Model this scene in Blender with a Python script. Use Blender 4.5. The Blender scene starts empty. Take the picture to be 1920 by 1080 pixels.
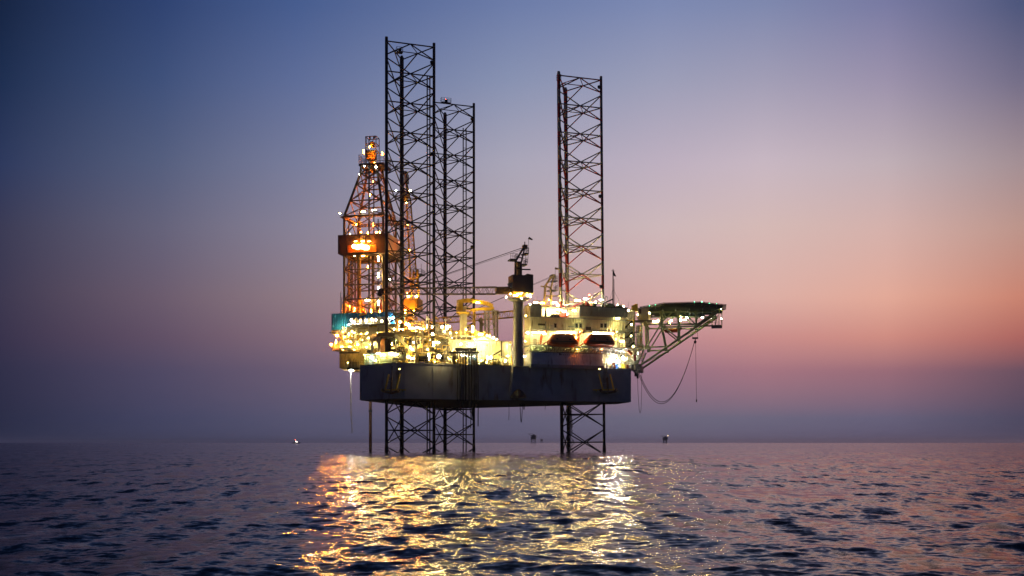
import bpy, math, random
import numpy as np
from mathutils import Vector, Matrix

# ------------------------------------------------------------------ camera, sky, exposure
sc = bpy.context.scene
FPX, HZ, CAMH = 1822.0, 830.0, 2.6          # focal length and horizon row in photo pixels, eye height
cam_data = bpy.data.cameras.new("camera")
cam_data.sensor_width = 36.0
cam_data.lens = 36.0 * FPX / 1920.0
cam_data.shift_y = (HZ - 540.0) / 1920.0
cam_data.clip_start = 0.5
cam_data.clip_end = 90000.0
cam = bpy.data.objects.new("camera", cam_data)
sc.collection.objects.link(cam)
cam.location = (0, 0, CAMH)
cam.rotation_euler = (math.radians(90), 0, 0)
sc.camera = cam
sc.view_settings.view_transform = 'Standard'
sc.view_settings.look = 'None'
sc.view_settings.exposure = 0.0
sc.view_settings.gamma = 1.0
sc.view_settings.use_curve_mapping = False
cy = sc.cycles
cy.use_denoising = True
cy.denoising_prefilter = "ACCURATE"
cy.denoising_input_passes = "RGB_ALBEDO_NORMAL"
cy.use_light_tree = True
cy.max_bounces = 6
cy.diffuse_bounces = 2
cy.glossy_bounces = 3
cy.transmission_bounces = 3
cy.volume_bounces = 1
cy.caustics_reflective = False
cy.caustics_refractive = False
cy.sample_clamp_indirect = 2.5


def lin(c):
    return tuple(((x / 255.0) / 12.92 if x / 255.0 <= 0.04045 else ((x / 255.0 + 0.055) / 1.055) ** 2.4) for x in c)


# dusk sky: azimuth keys (deg, 0 = straight ahead), rows of (elevation deg, sRGB)
SKY_ROWS = (826, 784, 695, 632, 556, 424, 304, 150, 4)
SKY_COLS = {
    -27.8: ((34, 42, 68), (37, 42, 68), (45, 45, 72), (55, 49, 75), (60, 55, 79), (58, 58, 84), (44, 56, 92), (28, 45, 79), (20, 35, 65)),
    -19.9: ((62, 66, 94), (65, 68, 98), (78, 72, 100), (96, 79, 101), (107, 91, 109), (100, 98, 122), (84, 94, 126), (62, 80, 122), (46, 66, 112)),
    -12.5: ((80, 82, 110), (85, 85, 113), (106, 91, 114), (131, 106, 120), (143, 122, 131), (136, 130, 150), (120, 125, 155), (94, 109, 152), (70, 92, 142)),
    0.0: ((93, 92, 118), (98, 96, 122), (138, 111, 130), (174, 132, 142), (188, 154, 158), (181, 167, 174), (170, 166, 184), (136, 146, 178), (108, 124, 168)),
    8.6: ((102, 98, 122), (108, 106, 128), (154, 115, 134), (192, 140, 146), (212, 170, 166), (206, 184, 186), (190, 176, 192), (156, 158, 184), (124, 137, 178)),
    14.5: ((98, 94, 120), (107, 104, 128), (166, 117, 130), (204, 143, 140), (222, 176, 166), (214, 186, 182), (201, 184, 195), (162, 158, 182), (126, 136, 174)),
    21.1: ((90, 86, 114), (101, 98, 125), (154, 107, 120), (209, 141, 130), (229, 171, 153), (214, 178, 172), (193, 176, 183), (156, 146, 172), (120, 122, 162)),
    27.5: ((64, 66, 92), (72, 72, 98), (107, 79, 96), (175, 102, 96), (204, 133, 113), (190, 150, 140), (164, 144, 149), (116, 110, 136), (77, 86, 124)),
}
SKY = []
DARK = [(0, (34, 42, 68)), (6, (46, 48, 76)), (12, (50, 55, 84)), (20, (34, 50, 84)), (25, (24, 40, 74)), (45, (18, 32, 64)), (90, (14, 26, 54))]
SKY.append((-180, DARK)); SKY.append((-75, DARK))
for _a, _cols in SKY_COLS.items():
    _r = []
    for _y, _c in zip(SKY_ROWS, _cols):
        _r.append((math.degrees(math.atan((HZ - _y) / FPX * math.cos(math.radians(_a)))), _c))
    _t = _cols[-1]
    _r.append((36, tuple(int(v * .66 + d * .34) for v, d in zip(_t, (18, 32, 64)))))
    _r.append((52, tuple(int(v * .35 + d * .65) for v, d in zip(_t, (16, 30, 60)))))
    _r.append((90, (14, 26, 54)))
    SKY.append((_a, _r))
SKY.append((50, [(0, (58, 60, 86)), (4, (90, 72, 94)), (7, (160, 100, 100)), (9, (186, 124, 110)), (13, (170, 136, 132)), (17, (146, 128, 138)), (21, (104, 100, 128)), (25, (70, 78, 114)), (36, (40, 52, 88)), (52, (24, 38, 70)), (90, (14, 26, 54))]))
SKY.append((95, DARK)); SKY.append((180, DARK))
SKY_GAIN = 1.0


def build_world():
    w = bpy.data.worlds.new("World")
    sc.world = w
    w.use_nodes = True
    nt = w.node_tree
    N, L = nt.nodes, nt.links
    N.clear()

    def math_(op, a, b=None, clamp=False):
        n = N.new('ShaderNodeMath'); n.operation = op; n.use_clamp = clamp
        for i, x in enumerate((a, b)):
            if x is None: continue
            if isinstance(x, (int, float)): n.inputs[i].default_value = x
            else: L.new(x, n.inputs[i])
        return n.outputs[0]
    tc = N.new('ShaderNodeTexCoord')
    sp = N.new('ShaderNodeSeparateXYZ'); L.new(tc.outputs['Generated'], sp.inputs[0])
    az = math_('MULTIPLY', math_('ARCTAN2', sp.outputs[0], sp.outputs[1]), 180 / math.pi)
    zc = math_('MAXIMUM', math_('MINIMUM', sp.outputs[2], 1.0), 0.0)
    el = math_('MULTIPLY', math_('ARCSINE', zc), 2 / math.pi)      # 0..1 for 0..90 deg
    fac = math_('POWER', el, 0.5)
    cur = None
    for i, (a, rows) in enumerate(SKY):
        cr = N.new('ShaderNodeValToRGB'); cr.color_ramp.interpolation = 'B_SPLINE' if False else 'EASE'
        cr.color_ramp.interpolation = 'LINEAR'
        e = cr.color_ramp.elements
        while len(e) > 1: e.remove(e[-1])
        for k, (ed, col) in enumerate(rows):
            p = math.sqrt(ed / 90.0)
            x = e[0] if k == 0 else e.new(p)
            x.position = p
            x.color = tuple(c * SKY_GAIN for c in lin(col)) + (1,)
        L.new(fac, cr.inputs[0])
        if cur is None:
            cur = cr.outputs[0]; pa = a; continue
        mr = N.new('ShaderNodeMapRange'); mr.interpolation_type = 'LINEAR'
        mr.inputs[1].default_value = pa; mr.inputs[2].default_value = a
        L.new(az, mr.inputs[0])
        mx = N.new('ShaderNodeMix'); mx.data_type = 'RGBA'
        L.new(mr.outputs[0], mx.inputs['Factor']); L.new(cur, mx.inputs['A']); L.new(cr.outputs[0], mx.inputs['B'])
        cur = mx.outputs['Result']; pa = a
    bg = N.new('ShaderNodeBackground'); L.new(cur, bg.inputs[0]); bg.inputs[1].default_value = 1.0
    # faint physical twilight sky, sun just under the horizon to the right
    st = N.new('ShaderNodeTexSky'); st.sky_type = 'NISHITA'; st.sun_disc = False
    st.sun_elevation = math.radians(-5.0); st.sun_rotation = math.radians(22)
    bg2 = N.new('ShaderNodeBackground'); L.new(st.outputs[0], bg2.inputs[0]); bg2.inputs[1].default_value = 0.05
    ad = N.new('ShaderNodeAddShader'); L.new(bg.outputs[0], ad.inputs[0]); L.new(bg2.outputs[0], ad.inputs[1])
    out = N.new('ShaderNodeOutputWorld'); L.new(ad.outputs[0], out.inputs[0])


build_world()

# ------------------------------------------------------------------ materials
MAT = {}


def new_mat(name):
    m = bpy.data.materials.new(name); m.use_nodes = True
    return m, m.node_tree.nodes, m.node_tree.links


def paint(name, col, rough=0.55, metal=0.0, vary=0.35, scale=0.35, rust=0.0, bump=0.0):
    m, N, L = new_mat(name)
    b = N['Principled BSDF']
    b.inputs['Roughness'].default_value = rough
    b.inputs['Metallic'].default_value = metal
    tc = N.new('ShaderNodeTexCoord')
    no = N.new('ShaderNodeTexNoise'); no.inputs['Scale'].default_value = scale; no.inputs['Detail'].default_value = 5
    gp = N.new('ShaderNodeNewGeometry')
    L.new(gp.outputs['Position'], no.inputs['Vector'])
    cr = N.new('ShaderNodeValToRGB')
    cr.color_ramp.elements[0].position = 0.3; cr.color_ramp.elements[1].position = 0.7
    cr.color_ramp.elements[0].color = tuple(c * (1 - vary) for c in col) + (1,)
    cr.color_ramp.elements[1].color = tuple(min(1, c * (1 + vary * 0.5)) for c in col) + (1,)
    L.new(no.outputs[0], cr.inputs[0])
    res = cr.outputs[0]
    if rust > 0:
        n2 = N.new('ShaderNodeTexNoise'); n2.inputs['Scale'].default_value = scale * 3; n2.inputs['Detail'].default_value = 8
        mp = N.new('ShaderNodeMapping'); mp.inputs['Scale'].default_value = (1, 1, 0.25)
        L.new(gp.outputs['Position'], mp.inputs[0]); L.new(mp.outputs[0], n2.inputs['Vector'])
        r2 = N.new('ShaderNodeMapRange'); r2.inputs[1].default_value = 0.62 - rust * 0.2; r2.inputs[2].default_value = 0.75
        L.new(n2.outputs[0], r2.inputs[0])
        mx = N.new('ShaderNodeMix'); mx.data_type = 'RGBA'
        L.new(r2.outputs[0], mx.inputs['Factor']); L.new(res, mx.inputs['A']); mx.inputs['B'].default_value = (0.10, 0.045, 0.02, 1)
        res = mx.outputs['Result']
    L.new(res, b.inputs['Base Color'])
    MAT[name] = m
    return m


paint('dark_steel', (0.022, 0.022, 0.025), 0.5, 0, 0.3, 0.5)
paint('hull_paint', (0.36, 0.375, 0.40), 0.6, 0, 0.3, 0.18, rust=0.25)
paint('hull_bottom', (0.085, 0.075, 0.07), 0.7, 0, 0.4, 0.2, rust=0.5)
paint('deck_paint', (0.16, 0.17, 0.14), 0.75, 0, 0.4, 0.4, rust=0.3)
paint('cream', (0.60, 0.56, 0.42), 0.5, 0, 0.18, 0.4, rust=0.12)
paint('pale_green', (0.42, 0.50, 0.40), 0.5, 0, 0.2, 0.5, rust=0.12)
paint('white_paint', (0.74, 0.74, 0.70), 0.45, 0, 0.12, 0.5, rust=0.06)
paint('yellow_paint', (0.72, 0.50, 0.05), 0.45, 0, 0.2, 0.6, rust=0.1)
paint('crane_orange', (0.66, 0.36, 0.04), 0.5, 0, 0.2, 0.6, rust=0.1)
paint('crane_tan', (0.40, 0.31, 0.14), 0.5, 0, 0.25, 0.6, rust=0.15)
paint('crane_brown', (0.13, 0.085, 0.075), 0.6, 0, 0.2, 0.5)
paint('red_paint', (0.42, 0.03, 0.025), 0.5, 0, 0.2, 0.6)
paint('blue_wall', (0.012, 0.20, 0.52), 0.5, 0, 0.2, 0.5)
paint('blue_paint', (0.03, 0.12, 0.42), 0.5, 0, 0.2, 0.5)
paint('grey_wall', (0.76, 0.78, 0.80), 0.5, 0, 0.2, 0.5, rust=0.1)
paint('slate_wall', (0.26, 0.28, 0.29), 0.5, 0, 0.2, 0.5, rust=0.1)
paint('wind_brown', (0.11, 0.075, 0.065), 0.65, 0, 0.25, 0.6)
paint('boat_orange', (0.34, 0.06, 0.018), 0.45, 0, 0.15, 0.8)
paint('galvanised', (0.36, 0.36, 0.34), 0.45, 0.5, 0.3, 0.8, rust=0.1)
paint('derrick_steel', (0.15, 0.10, 0.06), 0.55, 0, 0.35, 0.6, rust=0.35)
paint('truss_green', (0.24, 0.30, 0.16), 0.5, 0, 0.3, 0.6)
paint('heli_green', (0.035, 0.07, 0.06), 0.6, 0, 0.3, 0.6)
paint('rubber', (0.015, 0.014, 0.014), 0.55, 0, 0.3, 1.0)
paint('pipe_rust', (0.10, 0.05, 0.03), 0.7, 0, 0.4, 0.8, rust=0.5)
paint('glass_dark', (0.015, 0.02, 0.025), 0.12, 0, 0.1, 1)
paint('far_steel', (0.06, 0.065, 0.08), 0.6, 0, 0.2, 0.1)
paint('cabin_glass', (0.20, 0.28, 0.26), 0.2, 0, 0.2, 1)
paint('sign_orange', (0.75, 0.26, 0.03), 0.5, 0, 0.1, 1)


def emit(name, col, strength):
    m, N, L = new_mat(name)
    N.remove(N['Principled BSDF'])
    e = N.new('ShaderNodeEmission'); e.inputs[0].default_value = (*col, 1); e.inputs[1].default_value = strength
    L.new(e.outputs[0], N['Material Output'].inputs[0])
    MAT[name] = m


LAMP = 140.0
for _n, _c, _k, _b in (('white', (1.0, 0.70, 0.23), 1.5, 1.15), ('yellow', (1.0, 0.54, 0.075), 1.9, 1.35), ('orange', (1.0, 0.20, 0.011), 4.2, 3.6), ('cool', (0.92, 0.92, 0.82), 0.9, 1.1),
                       ('lime', (0.96, 0.90, 0.30), 1.7, 2.6), ('flood', (1.0, 0.74, 0.30), 2.4, 1.7), ('arc', (1.0, 0.90, 0.76), 2.6, 6.0)):
    emit('bulb_' + _n, _c, LAMP * _k)
    emit('beam_' + _n, _c, LAMP * _k * _b)
emit('bulb_green', (0.15, 1.0, 0.45), 14)
emit('bulb_red', (1.0, 0.10, 0.05), 40)
emit('sign_letters', (1.0, 0.78, 0.35), 9)

# ------------------------------------------------------------------ frames and mesh builder
C = sc.collection


class Frame:
    """A level frame on the sea: origin (ox, oy), turned by deg about Z. at() finds the point of a given depth on a sight line."""
    def __init__(s, ox, oy, deg):
        s.ox, s.oy, s.rot = ox, oy, math.radians(deg)
        s.c, s.s = math.cos(s.rot), math.sin(s.rot)

    def at(s, px, py, d):
        dx, dz = (px - 960) / FPX, (HZ - py) / FPX
        t = (d - s.ox * s.s + s.oy * s.c) / (-dx * s.s + s.c)
        X, Y = t * dx - s.ox, t - s.oy
        return Vector((X * s.c + Y * s.s, d, CAMH + t * dz))

    def world(s, p):
        return Vector((s.ox + p[0] * s.c - p[1] * s.s, s.oy + p[0] * s.s + p[1] * s.c, p[2]))


R = Frame(-26.4, 245.4, 18.3)     # rig: front-left leg at its origin, first axis along the near side of the hull
S = Frame(-39.5, 269.4, -11.5)    # stern: derrick centre at its origin, first axis pointing to the bow
B = Frame(45.5, 258.5, -11.5)     # bow: helideck centre at its origin
W = Frame(0, 0, 0)


class MB:
    def __init__(s):
        s.v, s.f, s.sm = [], [], []

    def add(s, vs, fs, smooth=False):
        o = len(s.v)
        s.v.extend([tuple(v) for v in vs])
        for f in fs:
            s.f.append(tuple(i + o for i in f)); s.sm.append(smooth)
        return s

    def box(s, a, b):
        x0, y0, z0 = [min(a[i], b[i]) for i in range(3)]
        x1, y1, z1 = [max(a[i], b[i]) for i in range(3)]
        return s.add([(x0, y0, z0), (x1, y0, z0), (x1, y1, z0), (x0, y1, z0), (x0, y0, z1), (x1, y0, z1), (x1, y1, z1), (x0, y1, z1)],
                     [(0, 3, 2, 1), (4, 5, 6, 7), (0, 1, 5, 4), (1, 2, 6, 5), (2, 3, 7, 6), (3, 0, 4, 7)])

    def cbox(s, c, sz):
        return s.box([c[i] - sz[i] / 2 for i in range(3)], [c[i] + sz[i] / 2 for i in range(3)])

    def tube(s, p, q, r0, r1=None, n=8, smooth=True, caps=True):
        p, q = Vector(p), Vector(q)
        r1 = r0 if r1 is None else r1
        d = (q - p)
        if d.length < 1e-6: return s
        d.normalize()
        a = d.orthogonal().normalized() if abs(d.z) < 0.99 else Vector((1, 0, 0))
        if abs(d.z) < 0.99:
            a = d.cross(Vector((0, 0, 1))).normalized()
        b = d.cross(a)
        vs = []
        for (o, r) in ((p, r0), (q, r1)):
            for k in range(n):
                t = 2 * math.pi * (k + 0.5) / n
                vs.append(o + a * (r * math.cos(t)) + b * (r * math.sin(t)))
        fs = [(k, (k + 1) % n, n + (k + 1) % n, n + k) for k in range(n)]
        s.add(vs, fs, smooth)
        if caps:
            s.add(vs, [tuple(range(n - 1, -1, -1)), tuple(range(n, 2 * n))], False)
        return s

    def poly(s, pts, r, n=6):
        for a, b in zip(pts[:-1], pts[1:]):
            s.tube(a, b, r, n=n)
        return s

    def bar(s, p, q, w, h):
        """rectangular bar between two points"""
        p, q = Vector(p), Vector(q)
        d = (q - p).normalized()
        a = d.cross(Vector((0, 0, 1)))
        a = Vector((1, 0, 0)) if a.length < 1e-3 else a.normalized()
        b = a.cross(d)
        vs = []
        for o in (p, q):
            for (i, j) in ((-1, -1), (1, -1), (1, 1), (-1, 1)):
                vs.append(o + a * (i * w / 2) + b * (j * h / 2))
        return s.add(vs, [(0, 1, 2, 3), (7, 6, 5, 4), (0, 4, 5, 1), (1, 5, 6, 2), (2, 6, 7, 3), (3, 7, 4, 0)])

    def prism(s, pts, z0, z1):
        n = len(pts)
        vs = [(p[0], p[1], z0) for p in pts] + [(p[0], p[1], z1) for p in pts]
        return s.add(vs, [tuple(range(n - 1, -1, -1)), tuple(range(n, 2 * n))] + [(k, (k + 1) % n, n + (k + 1) % n, n + k) for k in range(n)])

    def extrude(s, pts, d):
        """closed outline of 3-D points swept by vector d"""
        d = Vector(d); n = len(pts)
        vs = [Vector(p) for p in pts] + [Vector(p) + d for p in pts]
        return s.add(vs, [tuple(range(n)), tuple(range(2 * n - 1, n - 1, -1))] + [(k, n + k, n + (k + 1) % n, (k + 1) % n) for k in range(n)])

    def corr(s, p, q, z0, z1, pitch=0.5, depth=0.12, back=0.25):
        """corrugated wall from p to q (plan points); ribs stand towards the right-hand side of p->q"""
        p, q = Vector((p[0], p[1])), Vector((q[0], q[1]))
        L = (q - p).length
        d = (q - p) / L
        nrm = Vector((d.y, -d.x))
        k = max(1, int(round(L / pitch))); st = L / k
        prof = []
        for i in range(k):
            x = i * st
            prof += [(x, 0), (x + st * 0.3, 0), (x + st * 0.45, depth), (x + st * 0.85, depth)]
        prof.append((L, 0))
        pts = [p + d * a + nrm * b for a, b in prof]
        m = len(pts)
        vs = [(a.x, a.y, z0) for a in pts] + [(a.x, a.y, z1) for a in pts]
        s.add(vs, [(i, i + 1, m + i + 1, m + i) for i in range(m - 1)])
        bp = [p - nrm * back, q - nrm * back]
        s.add([(p.x, p.y, z0), (q.x, q.y, z0), (bp[1].x, bp[1].y, z0), (bp[0].x, bp[0].y, z0),
               (p.x, p.y, z1), (q.x, q.y, z1), (bp[1].x, bp[1].y, z1), (bp[0].x, bp[0].y, z1)],
              [(0, 3, 2, 1), (4, 5, 6, 7), (1, 2, 6, 5), (2, 3, 7, 6), (3, 0, 4, 7)])
        return s

    def rail(s, pts, h=1.1, r=0.035, gap=1.6, mids=2):
        for a, b in zip(pts[:-1], pts[1:]):
            a, b = Vector(a), Vector(b)
            L = (b - a).length; n = max(1, int(round(L / gap)))
            for i in range(n + 1):
                p = a.lerp(b, i / n)
                s.tube(p, p + Vector((0, 0, h)), r, n=4, smooth=False, caps=False)
            for k in range(mids):
                o = Vector((0, 0, h * (k + 1) / mids))
                s.tube(a + o, b + o, r, n=4, smooth=False, caps=False)
        return s

    def ladder(s, p, q, side, w=0.5, step=0.4, r=0.03):
        p, q = Vector(p), Vector(q); sd = Vector(side).normalized() * w / 2
        s.tube(p - sd, q - sd, r, n=4); s.tube(p + sd, q + sd, r, n=4)
        n = int((q - p).length / step)
        for i in range(n):
            c = p.lerp(q, (i + 0.5) / n)
            s.tube(c - sd, c + sd, r * 0.8, n=4, caps=False)
        return s

    def lathe(s, c, prof, n=20, smooth=True):
        """prof: (radius, z) pairs, turned about the vertical through c"""
        vs, m = [], len(prof)
        for r, z in prof:
            for k in range(n):
                t = 2 * math.pi * k / n
                vs.append((c[0] + r * math.cos(t), c[1] + r * math.sin(t), c[2] + z))
        fs = [(j * n + k, j * n + (k + 1) % n, (j + 1) * n + (k + 1) % n, (j + 1) * n + k) for j in range(m - 1) for k in range(n)]
        s.add(vs, fs, smooth)
        s.add(vs, [tuple(range(n - 1, -1, -1)), tuple(range((m - 1) * n, m * n))])
        return s

    def lathe_x(s, c, prof, n=16, axis=(1, 0, 0), smooth=True):
        """prof: (radius, offset along axis)"""
        ax = Vector(axis).normalized(); a = ax.cross(Vector((0, 0, 1))).normalized(); b = ax.cross(a)
        c = Vector(c); vs, m = [], len(prof)
        for r, o in prof:
            for k in range(n):
                t = 2 * math.pi * k / n
                vs.append(c + ax * o + a * (r * math.cos(t)) + b * (r * math.sin(t)))
        fs = [(j * n + k, (j + 1) * n + k, (j + 1) * n + (k + 1) % n, j * n + (k + 1) % n) for j in range(m - 1) for k in range(n)]
        s.add(vs, fs, smooth)
        s.add(vs, [tuple(range(n)), tuple(range(m * n - 1, (m - 1) * n - 1, -1))])
        return s

    def truss(s, p, q, w, h, bays, rc, rb, w1=None, h1=None):
        """four-chord lattice beam from p to q, tapering from w x h to w1 x h1"""
        p, q = Vector(p), Vector(q)
        w1 = w if w1 is None else w1; h1 = h if h1 is None else h1
        d = (q - p).normalized()
        a = d.cross(Vector((0, 0, 1)))
        a = Vector((1, 0, 0)) if a.length < 0.05 else a.normalized()
        b = a.cross(d)
        def corner(t, i):
            sx, sy = ((-1, -1), (1, -1), (1, 1), (-1, 1))[i]
            return p.lerp(q, t) + a * (sx * (w + (w1 - w) * t) / 2) + b * (sy * (h + (h1 - h) * t) / 2)
        for i in range(4):
            s.tube(corner(0, i), corner(1, i), rc, n=6)
        for k in range(bays):
            t0, t1 = k / bays, (k + 1) / bays
            for i in range(4):
                j = (i + 1) % 4
                s.tube(corner(t0, i), corner(t0, j), rb, n=4, caps=False)
                if k % 2: s.tube(corner(t0, i), corner(t1, j), rb, n=4, caps=False)
                else: s.tube(corner(t0, j), corner(t1, i), rb, n=4, caps=False)
        for i in range(4):
            s.tube(corner(1, i), corner(1, (i + 1) % 4), rb, n=4, caps=False)
        return s

    def build(s, name, mat, parent=None, base=None):
        off = Vector(base) if base is not None else (BASE[parent.name] if parent is not None else Vector((0, 0, 0)))
        me = bpy.data.meshes.new(name)
        me.from_pydata([(v[0] - off[0], v[1] - off[1], v[2] - off[2]) for v in s.v], [], s.f)
        me.polygons.foreach_set('use_smooth', s.sm)
        if isinstance(mat, str): mat = MAT[mat]
        me.materials.append(mat)
        me.update()
        o = bpy.data.objects.new(name, me); C.objects.link(o)
        if parent is not None:
            o.parent = parent
            BASE[o.name] = off
            FR[o.name] = FR.get(parent.name)
        return o


BASE, FR = {}, {}


def thing(name, label, cat, frame, base, group=None):
    o = bpy.data.objects.new(name, None); C.objects.link(o)
    o.empty_display_size = 1.0
    base = Vector(base)
    o.location = frame.world(base); o.rotation_euler = (0, 0, frame.rot)
    o['label'] = label; o['category'] = cat
    if group: o['group'] = group
    BASE[o.name] = base; FR[o.name] = frame
    return o


_unit = {}


def unit_tube(mat, n=8):
    k = (mat, n)
    if k not in _unit:
        mb = MB().tube((0, 0, 0), (0, 0, 1), 1.0, n=n)
        me = bpy.data.meshes.new('tube_' + mat)
        me.from_pydata(mb.v, [], mb.f); me.polygons.foreach_set('use_smooth', mb.sm)
        me.materials.append(MAT[mat]); me.update()
        _unit[k] = me
    return _unit[k]


def strut(parent, name, p, q, r, mat, n=8):
    p, q = Vector(p), Vector(q)
    d = q - p
    o = bpy.data.objects.new(name, unit_tube(mat, n)); C.objects.link(o)
    o.parent = parent
    o.location = p - BASE[parent.name]
    o.rotation_mode = 'QUATERNION'
    o.rotation_quaternion = Vector((0, 0, 1)).rotation_difference(d.normalized())
    o.scale = (r, r, d.length)
    return o


_lampmesh = {}


def lamp(parent, p, col='white', r=0.28, shape='round', post=0.0):
    """a lit lamp: housing (part) and glowing bulb (its sub-part)"""
    p = Vector(p); r *= 0.70
    key = (col, shape, round(r, 3))
    if key not in _lampmesh:
        mb = MB()
        if shape == 'round':
            mb.lathe_x((0, 0, 0), [(r, 0.0), (r * 0.92, r * 0.35), (r * 0.6, r * 0.6), (0.02, r * 0.72)], n=8, axis=(0, -1, -0.22))
        elif shape == 'tube':
            mb.tube((-r * 2.6, 0, 0), (r * 2.6, 0, 0), r * 0.62, n=6)
        else:
            mb.tube((0, 0, -r * 2.6), (0, 0, r * 2.6), r * 0.62, n=6)
        me = bpy.data.meshes.new('bulb'); me.from_pydata(mb.v, [], mb.f); me.polygons.foreach_set('use_smooth', mb.sm)
        me.materials.append(MAT['beam_' + col] if shape == 'round' and 'beam_' + col in MAT else MAT['bulb_' + col]); me.update()
        hb = MB()
        if shape == 'round':
            hb.lathe_x((0, 0, 0), [(r * 1.08, 0.08 * r), (r * 1.1, -0.25 * r), (r * 0.7, -0.9 * r), (0.03, -1.1 * r)], n=8, axis=(0, -1, -0.22))
            hb.tube((0, r * 0.7, -r * 0.5), (0, r * 0.7, -r - 0.9), 0.05, n=5)
        elif shape == 'tube':
            hb.cbox((0, 0, r * 0.95), (r * 5.6, r * 1.3, r * 0.45)); hb.tube((0, r * 0.3, r), (0, r * 2.5, r), 0.05, n=5)
        else:
            hb.cbox((0, r * 0.95, 0), (r * 1.3, r * 0.4, r * 5.6))
        hm = bpy.data.meshes.new('floodlight'); hm.from_pydata(hb.v, [], hb.f); hm.materials.append(MAT['galvanised']); hm.update()
        _lampmesh[key] = (me, hm)
    me, hm = _lampmesh[key]
    h = bpy.data.objects.new('floodlight', hm); C.objects.link(h); h.parent = parent; h.location = p - BASE[parent.name]
    b = bpy.data.objects.new('bulb', me); C.objects.link(b); b.parent = h
    return h


def lamps(parent, frame, rows):
    for (px, py, d, col, r, shape) in rows:
        lamp(parent, frame.at(px, py, d), col, r, shape)


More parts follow.
